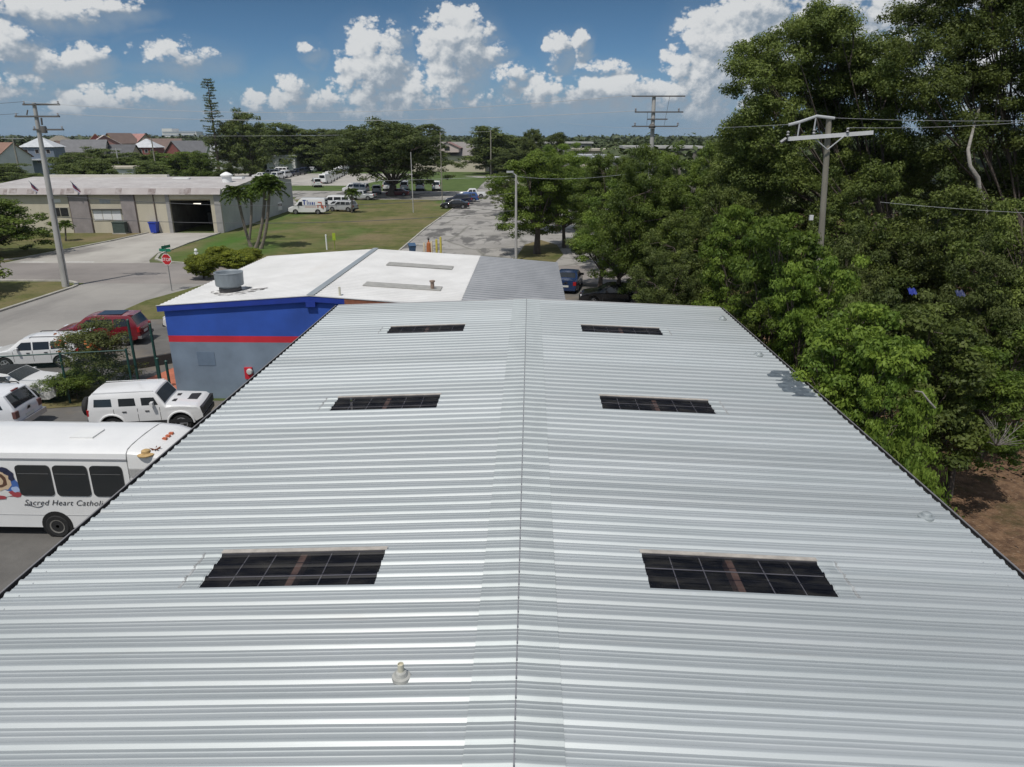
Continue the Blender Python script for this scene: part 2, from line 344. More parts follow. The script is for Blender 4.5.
def kerb(pts, w=0.28, h=0.13):
    mb = MB()
    P2 = [Vector((*p, 0)) for p in pts]
    L1, L2 = [], []
    for i, p in enumerate(P2):
        t = (P2[min(i + 1, len(P2) - 1)] - P2[max(i - 1, 0)]).normalized(); n = Vector((-t.y, t.x, 0)) * w / 2
        L1.append(p + n); L2.append(p - n)
    m = len(P2); vs = [(*q.xy, z) for z in (0, h) for q in L1 + L2]
    vs = [(q.x, q.y, z) for z in (0.0, h) for q in L1 + L2]
    fs = []
    for i in range(m - 1):
        a, b, c, d = i, i + 1, m + i + 1, m + i
        fs += [(2 * m + a, 2 * m + b, 2 * m + c, 2 * m + d), (a, b, 2 * m + b, 2 * m + a), (d, c, 2 * m + c, 2 * m + d)]
    fs += [(0, m, 3 * m, 2 * m), (m - 1, 2 * m - 1, 4 * m - 1, 3 * m - 1)]
    o = mb.add(vs, fs).build('kerb', kerb_m); tag(o, kind='structure')
def arc(cx, cy, r, a0, a1, n=8): return [(cx + r * math.cos(R(a0 + (a1 - a0) * i / n)), cy + r * math.sin(R(a0 + (a1 - a0) * i / n))) for i in range(n + 1)]
kerb([(-36.45, 0), (-36.45, 52)] + arc(-39.2, 54.9, 2.75, 0, 90) + [(-110, 58.05)])
kerb([(-110, 67.0), (-54, 67.0)] + arc(-54, 71.0, 4.0, -90, -20) + [(-49.3, 76), (-48.5, 82), (-48.0, 89.3)])
kerb([(-22.0, 66.5), (-32.4, 66.6)] + [(-35.2, 67.6), (-36.7, 69.0), (-37.9, 72)] + [(-38.7, 80), (-38.9, 89.3)])
kerb([(-13.75, 66.8), (-13.85, 75), (-13.85, 95), (-12.85, 130)], 0.2, 0.1)

# ------------------------------------------------------------------ the metal building below the camera
ZE, ZR, WL, WR, XR, Y0, Y1 = 5.05, 5.35, 7.55, 7.42, -0.12, -5.12, 27.3
WX = 7.45
def rz(x): return ZR - (ZR - ZE) * (abs(x - XR) / (WL + XR if x < XR else WR - XR))
RIB = 0.3048
PROF = [(0.0, 0.0), (0.046, 0.0), (0.054, .003), (0.060, .006), (0.072, .006), (0.078, .003), (0.086, 0.0), (0.122, 0.0), (0.130, .003), (0.136, .006), (0.148, .006), (0.154, .003), (0.162, 0.0), (0.186, 0.0), (0.198, .008), (0.222, .029), (0.234, .034), (0.266, .034), (0.274, .029), (0.287, .010), (0.298, 0.0)]
def ribs(y0, y1):
    out = []; k = 0
    while True:
        for u, h in PROF:
            y = y0 + k * RIB + u
            if y > y1: return out
            out.append((y, h))
        k += 1
roof_m = mat('galvanised_roof', (0.418, 0.443, 0.447), 0.59, metal=0.50, col2=(0.36, 0.391, 0.394), scale=1.1, stretch=(.25, 1.6, 1), spec=0.5, lo=0.3, hi=0.7, coat=0.5)
roof_m.node_tree.nodes['Principled BSDF'].inputs['Coat Roughness'].default_value = 0.36
layer(roof_m, (0.44, 0.47, 0.50), 7.0, 0.60, 0.80, amount=0.5, stretch=(.5, 1, 1))
cap_m = mat('galvanised_ridge', (0.39, 0.421, 0.422), 0.58, metal=0.52, coat=0.3, var=0.10, scale=1.5, stretch=(1, .35, 1))
# each sheet (three ribs wide) weathers a little differently
for _m in (roof_m,):
    nt = _m.node_tree; N, L = nt.nodes, nt.links; b = N['Principled BSDF']; old = b.inputs['Base Color'].links[0].from_socket
    tc = N.new('ShaderNodeTexCoord'); sp = N.new('ShaderNodeSeparateXYZ'); L.new(tc.outputs['Object'], sp.inputs[0])
    fl = N.new('ShaderNodeMath'); fl.operation = 'MULTIPLY'; L.new(sp.outputs[1], fl.inputs[0]); fl.inputs[1].default_value = 1 / (3 * RIB)
    f2 = N.new('ShaderNodeMath'); f2.operation = 'FLOOR'; L.new(fl.outputs[0], f2.inputs[0])
    sg = N.new('ShaderNodeMath'); sg.operation = 'SIGN'; L.new(sp.outputs[0], sg.inputs[0])
    f3 = N.new('ShaderNodeMath'); f3.operation = 'MULTIPLY_ADD'; L.new(sg.outputs[0], f3.inputs[0]); f3.inputs[1].default_value = 37.3; L.new(f2.outputs[0], f3.inputs[2])
    wn = N.new('ShaderNodeTexWhiteNoise'); wn.noise_dimensions = '1D'; L.new(f3.outputs[0], wn.inputs['W'])
    mr = N.new('ShaderNodeMapRange'); mr.inputs['To Min'].default_value = 0.90; mr.inputs['To Max'].default_value = 1.08; L.new(wn.outputs['Value'], mr.inputs['Value'])
    hv = N.new('ShaderNodeHueSaturation'); L.new(mr.outputs[0], hv.inputs['Value']); L.new(old, hv.inputs['Color']); L.new(hv.outputs[0], b.inputs['Base Color'])
layer(roof_m, (0.30, 0.29, 0.27), 2.2, 0.63, 0.80, amount=0.45, stretch=(.22, 2.2, 1), seed=6)
dark_m = mat('dark_gutter', (0.085, 0.08, 0.078), 0.6, var=0.3, scale=3)
SKY_Y = [(8.60, 9.45), (15.70, 16.5), (22.6, 23.5)]
def snap(y): return Y0 + round((y - Y0) / RIB) * RIB - 0.012
SKY = [(snap(a), snap(a) + 3 * RIB) for a, b in SKY_Y]
SXL, SXR = (-4.74, -2.19), (1.74, 4.40)
YS = ribs(Y0, Y1)
root = thing('metal_building', 'long low gabled metal building with ribbed silver roof and six dark skylights', 'building')
def roof_sheet(x0, x1, hole):
    xs = [x0, hole[0], hole[1], x1]
    # slight waviness along the sheets
    rr = random.Random(5 if x0 < 0 else 8)
    xl = [x0]
    for a, b in zip(xs[:-1], xs[1:]):
        n = max(1, int((b - a) / 0.8)); xl += [a + (b - a) * (i + 1) / n for i in range(n)]
    vs, fs = [], []
    for x in xl:
        for y, h in YS:
            wob = 0.0022 * math.sin(x * 2.1 + y * 5.3) + 0.0025 * math.sin(x * 0.9 - y * 1.7 + 1)
            vs.append((x, y, rz(x) + h + wob))
    n = len(YS)
    for i in range(len(xl) - 1):
        xm = (xl[i] + xl[i + 1]) / 2
        for j in range(n - 1):
            ym = (YS[j][0] + YS[j + 1][0]) / 2
            if hole[0] < xm < hole[1] and any(a < ym < b for a, b in SKY): continue
            fs.append((i * n + j, (i + 1) * n + j, (i + 1) * n + j + 1, i * n + j + 1))
    return MB().add(vs, fs).build('roof', roof_m, root, smooth=25)
roof_sheet(-WL, XR - .02, SXL); roof_sheet(XR + .02, WR, SXR)
# formed ridge cap following the ribs
vs, fs = [], []; xl = [XR + q for q in (-0.52, -0.28, -0.03, 0.03, 0.28, 0.52)]; n = len(YS)
for x in xl:
    for y, h in YS: vs.append((x, y, rz(x) + h + 0.009 + (0.004 if abs(x - XR) < .1 else 0)))
for i in range(len(xl) - 1):
    for j in range(n - 1): fs.append((i * n + j, (i + 1) * n + j, (i + 1) * n + j + 1, i * n + j + 1))
MB().add(vs, fs).build('ridge_cap', cap_m, root, smooth=25)
mb = MB()
for k in range(int((Y1 - Y0) / RIB)):
    ya = Y0 + k * RIB
    mb.box(XR - 0.007, XR + 0.007, ya + 0.0, ya + 0.186, ZR + 0.006, ZR + 0.020)
    mb.box(XR - 0.008, XR + 0.008, ya + 0.19, ya + 0.290, ZR + 0.03, ZR + 0.053); mb.box(XR - 0.007, XR + 0.007, ya + 0.292, ya + RIB - .001, ZR + 0.006, ZR + 0.020)
mb.build('ridge_seam', mat('seam_grey', (0.22, 0.225, 0.24), 0.6, metal=0.2), root)
# fasteners: rows of small screw heads
mb = MB(); rr = random.Random(3)
for sx in (-1, 1):
    for xr in (0.46, 7.2):
        for k in range(int((Y1 - Y0) / RIB)):
            y = Y0 + k * RIB + 0.195; x = XR + sx * xr
            mb.lathe([(0.009, rz(x) + 0.0), (0.009, rz(x) + 0.008), (0.005, rz(x) + 0.013)], x, y, 6)
mb.build('roof_screw', mat('screw_zinc', (0.45, 0.46, 0.48), 0.5, metal=0.6), root)['kind'] = 'stuff'
# skylights: translucent ribbed sheets let into the roof over wire and a rafter
sk_m = bpy.data.materials.new('dark_skylight'); sk_m.use_nodes = True
N, L = sk_m.node_tree.nodes, sk_m.node_tree.links
b = N['Principled BSDF']; no = N.new('ShaderNodeTexNoise'); no.inputs['Scale'].default_value = 3.5; no.inputs['Detail'].default_value = 7; tc = N.new('ShaderNodeTexCoord'); mp = N.new('ShaderNodeMapping'); mp.inputs['Scale'].default_value = (.7, 2.2, 1); L.new(tc.outputs['Object'], mp.inputs[0]); L.new(mp.outputs[0], no.inputs['Vector']); rp = N.new('ShaderNodeValToRGB'); L.new(no.outputs['Fac'], rp.inputs[0]); rp.color_ramp.elements[0].position = .42; rp.color_ramp.elements[0].color = (.009, .011, .020, 1); rp.color_ramp.elements[1].position = .75; rp.color_ramp.elements[1].color = (.075, .072, .068, 1); L.new(rp.outputs[0], b.inputs['Base Color']); b.inputs['Roughness'].default_value = 0.42; b.inputs['Specular IOR Level'].default_value = 0.4
tp = N.new('ShaderNodeBsdfTransparent'); tp.inputs[0].default_value = (0.55, 0.56, 0.62, 1)
ms = N.new('ShaderNodeMixShader'); ms.inputs[0].default_value = 0.7
L.new(b.outputs[0], ms.inputs[1]); L.new(tp.outputs[0], ms.inputs[2]); L.new(ms.outputs[0], N['Material Output'].inputs[0])
wood_m = mat('rafter_brown', (0.46, 0.26, 0.165), 0.8, var=0.4, scale=6)
wire_m = mat('wire_grey', (0.62, 0.58, 0.53), 0.6, metal=0.3)
flash_m = mat('skylight_flashing_tan', (0.42, 0.385, 0.34), 0.7, var=0.3, scale=5)
for side, (xa, xb) in (('l', SXL), ('r', SXR)):
    for (ya, yb) in SKY:
        pr = [(y, h) for y, h in YS if ya - 0.01 < y < yb + 0.01]
        vs = []; fs = []; n = len(pr)
        for x in (xa, xb):
            for y, h in pr: vs.append((x, y, rz(x) + h - 0.004))
        for j in range(n - 1): fs.append((j, n + j, n + j + 1, j + 1))
        sk = MB().add(vs, fs).build('skylight', sk_m, root, smooth=25)
        xm = (xa + xb) / 2
        MB().box(xm - 0.05, xm + 0.05, ya - 0.1, yb + 0.1, rz(xm) - 0.20, rz(xm) - 0.035).build('rafter', wood_m, sk)
        w = MB()
        for q in (.16, .33, .67, .84):
            x = xa + (xb - xa) * q; w.box(x - .006, x + .006, ya - .02, yb + .02, rz(x) - .03, rz(x) - .018)
        ym = ya + (yb - ya) * (.62 if side == 'r' else .35)
        w.add([(xa, ym - .012, rz(xa) - .03), (xb, ym - .012, rz(xb) - .03), (xb, ym + .012, rz(xb) - .03), (xa, ym + .012, rz(xa) - .03)], [(0, 1, 2, 3)])
        w.build('wire', wire_m, sk)
        f = MB()
        f.add([(xa - .02, yb - .045, rz(xa) + .042), (xb + .02, yb - .045, rz(xb) + .042), (xb + .02, yb + .05, rz(xb) + .040), (xa - .02, yb + .05, rz(xa) + .040),
               (xa - .02, yb - .045, rz(xa) + .002), (xb + .02, yb - .045, rz(xb) + .002)], [(0, 1, 2, 3), (4, 5, 1, 0)])
        f.build('flashing', flash_m, sk)
        # old sealant smear beside the outer end
        xo, sg = (xa, -1) if side == 'l' else (xb, 1)
        p = MB()
        for k, (y, h) in enumerate(pr[:-1]):
            y2, h2 = pr[k + 1]
            for a in (0.02, 0.27):
                wdt = 0.22 if a < .1 else 0.018 + 0.014 * (k % 3)
                x0, x1 = xo + sg * a, xo + sg * (a + wdt); x0, x1 = min(x0, x1), max(x0, x1)
                p.add([(x0, y, rz(x0) + h + .004), (x1, y, rz(x1) + h + .004), (x1, y2, rz(x1) + h2 + .004), (x0, y2, rz(x0) + h2 + .004)], [(0, 1, 2, 3)], 0 if a < .1 else 1)
        p.build('sealant', [cap_m, mat('sealant_grey', (0.36, 0.37, 0.37), 0.8, var=.5, scale=9)], sk)
# dark leaf-shaped spots of colour laid over the ribs at the right eave
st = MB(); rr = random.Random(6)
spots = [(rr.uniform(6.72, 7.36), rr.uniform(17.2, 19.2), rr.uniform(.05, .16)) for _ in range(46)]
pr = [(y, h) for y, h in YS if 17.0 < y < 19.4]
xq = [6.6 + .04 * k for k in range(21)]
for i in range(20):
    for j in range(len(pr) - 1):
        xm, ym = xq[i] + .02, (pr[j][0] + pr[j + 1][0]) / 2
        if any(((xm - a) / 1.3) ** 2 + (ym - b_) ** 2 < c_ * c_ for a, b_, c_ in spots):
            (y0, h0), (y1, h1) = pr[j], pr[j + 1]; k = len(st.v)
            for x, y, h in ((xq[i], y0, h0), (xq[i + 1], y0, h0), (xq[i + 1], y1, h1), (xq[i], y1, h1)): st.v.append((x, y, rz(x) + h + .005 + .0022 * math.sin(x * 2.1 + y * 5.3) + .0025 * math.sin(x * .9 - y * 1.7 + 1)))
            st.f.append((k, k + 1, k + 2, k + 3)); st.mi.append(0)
st.build('eave_patch', mat('eave_patch', (0.045, 0.06, 0.075), .7, col2=(.10, .125, .145), scale=6), root)
# walls, gutters, rake trims
wall_m = mat('beige_siding', (0.46, 0.43, 0.36), 0.7, var=0.15, scale=0.6)
for sx in (-1, 1):
    wd = WR if sx > 0 else WL; x = sx * (wd - 0.12)
    MB().box(min(x, x - sx * .08), max(x, x - sx * .08), Y0 + .1, Y1 - .1, 0, ZE - .03).build('side_wall', wall_m, root)
    g = MB(); xo = sx * wd
    a, b_ = sorted((xo - sx * .04, xo + sx * .10))
    g.box(a, b_, Y0, Y1, ZE - .15, ZE - .135); g.box(*sorted((xo + sx * .09, xo + sx * .105)), Y0, Y1, ZE - .15, ZE - .005)
    g.box(*sorted((xo - sx * .06, xo - sx * .045)), Y0, Y1, ZE - .15, ZE - .012)
    g.build('gutter', dark_m, root)
    lip = MB().box(*sorted((xo + sx * .084, xo + sx * .112)), Y0, Y1, ZE - .004, ZE + .012)
    lip.build('gutter_lip', mat('gutter_lip_grey', (0.26, 0.25, 0.25), 0.5, metal=.5), root)
for y in (Y0 + .1, Y1 - .18):
    MB().add([(-WX + .21, y, 0), (WX - .21, y, 0), (WX - .21, y, ZE - .03), (XR, y, ZR - .03), (-WX + .21, y, ZE - .03), (-WX + .21, y + .08, 0), (WX - .21, y + .08, 0), (WX - .21, y + .08, ZE - .03), (XR, y + .08, ZR - .03), (-WX + .21, y + .08, ZE - .03)],
             [(0, 1, 2, 3, 4), (9, 8, 7, 6, 5)]).build('end_wall', wall_m, root)
r = MB()
for sx in (-1, 1):
    r.add([(XR, Y1 + .005, ZR - .14), (sx * (WR if sx > 0 else WL), Y1 + .005, ZE - .14), (sx * (WR if sx > 0 else WL), Y1 + .005, ZE + .03), (XR, Y1 + .005, ZR + .03),
           (XR, Y1 + .03, ZR - .14), (sx * (WR if sx > 0 else WL), Y1 + .03, ZE - .14), (sx * (WR if sx > 0 else WL), Y1 + .03, ZE + .03), (XR, Y1 + .03, ZR + .03)],
          [(0, 1, 2, 3), (4, 5, 6, 7), (3, 2, 6, 7), (0, 1, 5, 4)])
r.build('rake_trim', mat('rake_grey', (0.5, 0.5, 0.5), .6), root)
# plumbing vent pipe with its boot, and three small vents near the right eave
pvc_m = mat('aged_pvc', (0.60, 0.57, 0.45), 0.6, var=0.2, scale=12)
def vent(x, y, r_, h, boot):
    z = rz(x); zz = z + .03
    p = MB().lathe([(r_, z - .02), (r_, z + h), (r_ * .8, z + h), (r_ * .78, z + h - .03)], x, y, 16).build('vent_pipe', pvc_m if boot else cap_m, root, smooth=35)
    MB().lathe([(r_ * 3.0, zz - .025), (r_ * 2.9, zz + .012), (r_ * 2.1, zz + .025), (r_ * 1.7, zz + .07), (r_ * 1.15, zz + .085)], x, y, 18).build('boot', mat('boot_grey', (0.40, 0.40, 0.37), .7, var=.25, scale=14) if boot else cap_m, p, smooth=35)
vent(-1.47, 6.72, .038, .21, True)
vent(6.90, 11.05, .045, .10, False); vent(7.0, 25.3, .05, .14, False); vent(6.95, 20.8, .05, .12, False)
# ------------------------------------------------------------------ blue and grey shop building beyond the metal roof
BX0, BXP, BXG, BX1, BY0, BY1 = -16.12, -9.55, -3.05, 1.45, 30.25, 43.9
BZ0, BZP, BZG, BZ1 = 4.30, 4.76, 4.36, 3.98
def brz(x):
    pts = [(BX0 - .3, BZ0 - .02), (BXP, BZP), (BXG, BZG), (BX1 + .3, BZ1)]
    for (a, za), (b_, zb) in zip(pts[:-1], pts[1:]):
        if x <= b_: return za + (zb - za) * (x - a) / (b_ - a)
    return BZ1
shop = thing('painted_shop_building', 'blue, red and grey painted block building with a low white gabled roof', 'building')
pm = bpy.data.materials.new('banded_wall_paint'); pm.use_nodes = True
N, L = pm.node_tree.nodes, pm.node_tree.links
b = N['Principled BSDF']; b.inputs['Roughness'].default_value = 0.75
tc = N.new('ShaderNodeTexCoord'); sp = N.new('ShaderNodeSeparateXYZ'); L.new(tc.outputs['Object'], sp.inputs[0])
mr = N.new('ShaderNodeMapRange'); mr.inputs['From Min'].default_value = 0; mr.inputs['From Max'].default_value = 5; L.new(sp.outputs[2], mr.inputs['Value'])
cr = N.new('ShaderNodeValToRGB'); cr.color_ramp.interpolation = 'CONSTANT'; L.new(mr.outputs[0], cr.inputs[0])
cr.color_ramp.elements[0].color = (0.175, 0.225, 0.285, 1)
e = cr.color_ramp.elements[1]; e.position = 2.66 / 5; e.color = (0.52, 0.018, 0.035, 1)
e = cr.color_ramp.elements.new(2.96 / 5); e.color = (0.022, 0.078, 0.37, 1)
no = N.new('ShaderNodeTexNoise'); no.inputs['Scale'].default_value = 0.9; no.inputs['Detail'].default_value = 6; L.new(tc.outputs['Object'], no.inputs['Vector'])
mr2 = N.new('ShaderNodeMapRange'); mr2.inputs['From Min'].default_value = .3; mr2.inputs['From Max'].default_value = .7; mr2.inputs['To Min'].default_value = .78; mr2.inputs['To Max'].default_value = 1.12; L.new(no.outputs['Fac'], mr2.inputs['Value'])
hv = N.new('ShaderNodeHueSaturation'); L.new(mr2.outputs[0], hv.inputs['Value']); L.new(cr.outputs[0], hv.inputs['Color']); L.new(hv.outputs[0], b.inputs['Base Color'])
white_roof = mat('white_coated_roof', (0.62, 0.615, 0.60), 0.6, col2=(0.53, 0.525, 0.51), scale=0.45, spec=.3)
layer(white_roof, (0.52, 0.50, 0.47), 0.55, 0.60, 0.80, amount=.6, stretch=(1, .25, 1))
blue_m = mat('fascia_blue', (0.012, 0.04, 0.30), 0.55, var=.2, scale=2)
rust_m = mat('rusty_fascia', (0.30, 0.11, 0.06), 0.7, var=.4, scale=4)
greyroof = mat('grey_ribbed_roof', (0.17, 0.18, 0.197), 0.5, metal=.3, col2=(0.13, 0.14, 0.155), scale=0.8, stretch=(1, .25, 1))
xs = [BX0, BXP, BXG, BX1]
mb = MB(); mb.add([(BX0, BY0, 0), (BX1, BY0, 0), (BX1, BY0, BZ1 - .05), (BXG, BY0, BZG - .05), (BXP, BY0, BZP - .05), (BX0, BY0, BZ0 - .05)], [(0, 1, 2, 3, 4, 5)])
mb.build('front_wall', pm, shop)
mb = MB(); mb.add([(BX0, BY0, 0), (BX0, BY1, 0), (BX0, BY1, BZ0 - .05), (BX0, BY0, BZ0 - .05)], [(3, 2, 1, 0)]); mb.build('side_wall', pm, shop)
mb = MB(); mb.add([(BX1, BY0, 0), (BX1, BY1, 0), (BX1, BY1, BZ1 - .05), (BX1, BY0, BZ1 - .05)], [(0, 1, 2, 3)]); mb.build('side_wall', pm, shop)
mb = MB(); mb.add([(BX0, BY1, 0), (BX1, BY1, 0), (BX1, BY1, BZ1 - .05), (BXG, BY1, BZG - .05), (BXP, BY1, BZP - .05), (BX0, BY1, BZ0 - .05)], [(5, 4, 3, 2, 1, 0)]); mb.build('back_wall', pm, shop)
def slab(x0, x1, y0, y1, t, name, m, dz=0.0, zf=brz):
    vs = [(x, y, zf(x) + dz + k) for k in (-t, 0) for x in (x0, x1) for y in (y0, y1)]
    return MB().add(vs, [(4, 6, 7, 5), (0, 1, 3, 2), (0, 2, 6, 4), (1, 5, 7, 3), (0, 4, 5, 1), (2, 3, 7, 6)]).build(name, m, shop)
slab(BX0 - .22, BXP, BY0 - .085, BY1 + .2, .06, 'roof', white_roof, .05)
slab(BXP, BXG, BY0 - .085, BY1 + .2, .06, 'roof', white_roof, .05)
# ribbed sheets: white coated on the two main slopes, grey on the extension
def ribbed(xa, xb, y0, y1, dz, pitch, h_, name, m):
    ex = []; y = y0
    while y + pitch < y1: ex += [(y, 0), (y + pitch * .58, 0), (y + pitch * .68, h_), (y + pitch * .88, h_), (y + pitch * .98, 0)]; y += pitch
    vs = [(x, y, brz(x) + dz + h) for x in (xa, xb) for y, h in ex]; n = len(ex)
    MB().add(vs, [(j, n + j, n + j + 1, j + 1) for j in range(n - 1)]).build(name, m, shop)
ribbed(BXG + .01, BX1 + .25, BY0 - .05, BY1 - .1, .04, .50, .075, 'roof_extension', greyroof)
ribbed(BX0 - .20, BXP - .10, BY0 - .05, BY1 + .1, .056, .34, .022, 'roof_sheet', white_roof)
ribbed(BXP + .10, BXG - .02, BY0 - .05, BY1 + .1, .056, .34, .022, 'roof_sheet', white_roof)
for (xa, xb, m) in ((BX0 - .24, BXP, blue_m), (BXP, -8.05, blue_m), (-8.05, BX1 + .2, rust_m)):
    vs = [(x, y, brz(x) + z) for y in (BY0 - .13, BY0 - .09) for x in (xa, xb) for z in (-.20, .055)]
    MB().add(vs, [(0, 2, 3, 1), (4, 5, 7, 6), (1, 3, 7, 5), (0, 4, 6, 2), (0, 1, 5, 4), (2, 6, 7, 3)]).build('fascia', m, shop)
mb = MB()
for xa, xb in ((BX0 - .26, BXP), (BXP, BX1)):
    vs = [(x, y, brz(x) + z) for y in (BY0 - .15, BY0 - .04) for x in (xa, xb) for z in (.058, .075)]
    mb.add(vs, [(0, 2, 3, 1), (4, 5, 7, 6), (1, 3, 7, 5), (0, 4, 6, 2), (0, 1, 5, 4), (2, 6, 7, 3)])
mb.build('drip_edge', mat('drip_edge_grey', (0.42, 0.42, 0.42), .6), shop)
MB().box(BXP - .2, BXP + .22, BY0 - .16, BY0 - .002, BZP - .42, BZP - .17).build('downspout_box', blue_m, shop)
slab(BXP - .16, BXP + .0, BY0 - .06, BY1 + .22, .02, 'ridge_cap', cap_m, .112); slab(BXP, BXP + .16, BY0 - .06, BY1 + .22, .02, 'ridge_cap', cap_m, .112)
dsk = mat('dusty_skylight', (0.36, 0.35, 0.32), 0.5, var=.25, scale=3)
slab(-7.85, -4.25, 38.55, 39.5, .03, 'skylight', dsk, .115); slab(-7.85, -4.2, 32.8, 33.75, .03, 'skylight', dsk, .115)
zc = brz(-14.0)
st = MB(); st.add([(-14 + 1.25 * math.cos(a) * (1 + .18 * math.sin(3 * a)) + .35, 32.4 + .85 * math.sin(a) * (1 + .15 * math.cos(4 * a)), brz(-14 + 1.25 * math.cos(a) * (1 + .18 * math.sin(3 * a)) + .35) + .086) for a in [2 * math.pi * k / 28 for k in range(28)]], [tuple(range(28))])
st.build('soot_stain', mat('soot_stain', (0.09, 0.085, 0.08), .9, col2=(0.70, 0.69, 0.67), scale=2.2, lo=.42, hi=.60), shop)
fan = MB().lathe([(.46, zc - .05), (.46, zc + .32), (.50, zc + .33), (.50, zc + .36), (.60, zc + .37), (.625, zc + .40), (.64, zc + .95), (.66, zc + .98), (.63, zc + 1.0), (.57, zc + .95), (.52, zc + .75)], -13.98, 32.45, 28).build('exhaust_fan', mat('fan_galvanised', (0.25, 0.28, 0.30), .5, metal=.3, var=.2, scale=5, stretch=(1, 1, .3)), shop, smooth=30)
MB().lathe([(.50, zc + .03), (.50, zc + .27), (.47, zc + .29)], -13.98, 32.45, 24).build('curb', dark_m, fan)
MB().lathe([(.09, brz(-4.6) - .05), (.09, brz(-4.6) + .42), (.13, brz(-4.6) + .43), (.13, brz(-4.6) + .5)], -4.6, 33.1, 12).build('vent_pipe', mat('rusty_pipe', (0.3, 0.22, 0.17), .7, var=.4, scale=8), shop, smooth=35)
MB().lathe([(.05, brz(-8.3) - .05), (.05, brz(-8.3) + .45)], -8.35, 30.6, 10).build('vent_pipe', pvc_m, shop, smooth=35)
MB().box(-14.95, -14.15, BY0 - .014, BY0 - .002, 1.58, 2.22).build('wall_patch', mat('patch_grey', (0.135, 0.185, 0.25), .8, var=.15, scale=2), shop)
bx = MB().box(-12.85, -12.5, BY0 - .10, BY0 - .002, .98, 1.52).build('meter_box', mat('meter_red', (0.50, 0.02, 0.035), .5), shop)
MB().lathe([(.14, 0), (.14, .05), (.11, .1), (.03, .11)], 0, 0, 18).build('meter', mat('meter_grey', (0.5, 0.5, 0.48), .4), bx, smooth=40)
q = bpy.data.objects['meter']; q.rotation_euler = (R(90), 0, 0); q.location = (-12.6, BY0 - .10, 1.34)

# ------------------------------------------------------------------ warehouse with the open bay
WA = R(2.0)
wh = thing('warehouse', 'long beige warehouse with grey flat-fronted roof and a dark open drive-in bay', 'building', (-38.5, 89.75, 0), WA)
beige = mat('warehouse_beige', (0.52, 0.475, 0.37), 0.8, var=.14, scale=.5, stretch=(1, 1, .35))
layer(beige, (0.36, 0.33, 0.27), 1.2, .58, .75, stretch=(1.5, 1.5, .2), amount=.5)
pil_m = mat('warehouse_pilaster', (0.285, 0.255, 0.25), .85, var=.2, scale=1.2)
wgrey = mat('warehouse_ribbed_wall', (0.47, 0.475, 0.45), .7, var=.15, scale=.6)
wroof = mat('warehouse_roof', (0.42, 0.40, 0.385), .85, col2=(0.34, 0.315, 0.305), scale=.35)
layer(wroof, (0.55, 0.53, 0.51), 1.1, .54, .74, amount=.7)
fasc = mat('warehouse_fascia', (0.40, 0.37, 0.355), .85, col2=(0.32, 0.285, 0.275), scale=.5)
LN = 32.0; DP = 31.0; EH = 4.75
# front wall (local -x runs along the front), an opening for the bay between -6.2 and -1.2
fw = MB()
fw.box(-LN, -6.3, 0, .25, 0, EH); fw.box(-6.3, -1.25, 0, .25, 4.15, EH); fw.box(-1.25, 0, 0, .25, 0, EH)
fw.build('front_wall', beige, wh)
for x0, x1 in ((-12.26, -10.6), (-18.6, -16.3)): MB().box(x0, x1, -.16, -.003, 0, EH).build('pilaster', pil_m, wh)
MB().box(-.75, .02, -.14, -.003, 0, EH).build('pilaster', mat('corner_grey', (.33, .32, .31), .85, var=.2, scale=1), wh)
MB().box(-6.75, -6.3, -.10, -.003, 0, EH).build('pilaster', MATS['corner_grey'], wh)
for x in (-8.2,): MB().tube([(x, -.08, 0), (x, -.08, EH)], .07, 8).build('downspout', mat('downspout_brown', (.12, .09, .075), .7), wh)
for x in (-10.53, -16.23, -18.68): MB().tube([(x, -.08, 0), (x, -.08, EH)], .05, 8).build('downspout', MATS['downspout_brown'], wh)
vs = []; fs = []; k = 0; yy = .26
pr = []
while yy < DP: pr += [(yy, 0), (yy + .18, 0), (yy + .2, .04), (yy + .28, .04)]; yy += .3
def wrz(y): return EH + .25 + (1.05 * (1 - abs(y - DP / 2) / (DP / 2)))
for y, h in pr: vs += [(h, y, 0), (h, y, wrz(y) - .1)]
for j in range(len(pr) - 1): fs.append((2 * j, 2 * j + 2, 2 * j + 3, 2 * j + 1))
MB().add(vs, fs).build('side_wall', wgrey, wh)
MB().box(-LN, 0, DP - .25, DP, 0, EH).build('back_wall', beige, wh)
MB().box(-LN, -LN + .25, .26, DP - .26, 0, EH).build('side_wall', beige, wh)
rv = [(x, y, wrz(y)) for x in (-LN - .3, .25) for y in (.0, DP / 2, DP + .2)]
MB().add(rv, [(0, 3, 4, 1), (1, 4, 5, 2)]).build('roof', wroof, wh)
f = MB(); f.add([(-LN - .3, -.55, EH - .02), (.25, -.55, EH - .02), (.25, -.02, EH + .72), (-LN - .3, -.02, EH + .72), (-LN - .3, .2, EH + .30), (.25, .2, EH + .30), (.25, .25, EH - .02), (-LN - .3, .25, EH - .02)],
      [(0, 1, 2, 3), (3, 2, 5, 4), (0, 7, 6, 1), (1, 6, 5, 2), (0, 3, 4, 7)])
f.build('fascia', fasc, wh)
st = MB(); rr = random.Random(4)
for x in (-30.2, -26.3, -25.6, -20.6, -19.3, -18.6, -16.4, -12.6, -8.6, -4.8, -4.0, -23.4):
    w = rr.uniform(.35, 1.0); a, c_ = rr.uniform(.0, .25), rr.uniform(.75, 1)
    fy = lambda t: -.55 + .53 * t - .012; fz = lambda t: EH - .02 + .74 * t + .008
    st.add([(x, fy(a), fz(a)), (x + w, fy(a), fz(a)), (x + w, fy(c_), fz(c_)), (x, fy(c_), fz(c_))], [(0, 1, 2, 3)])
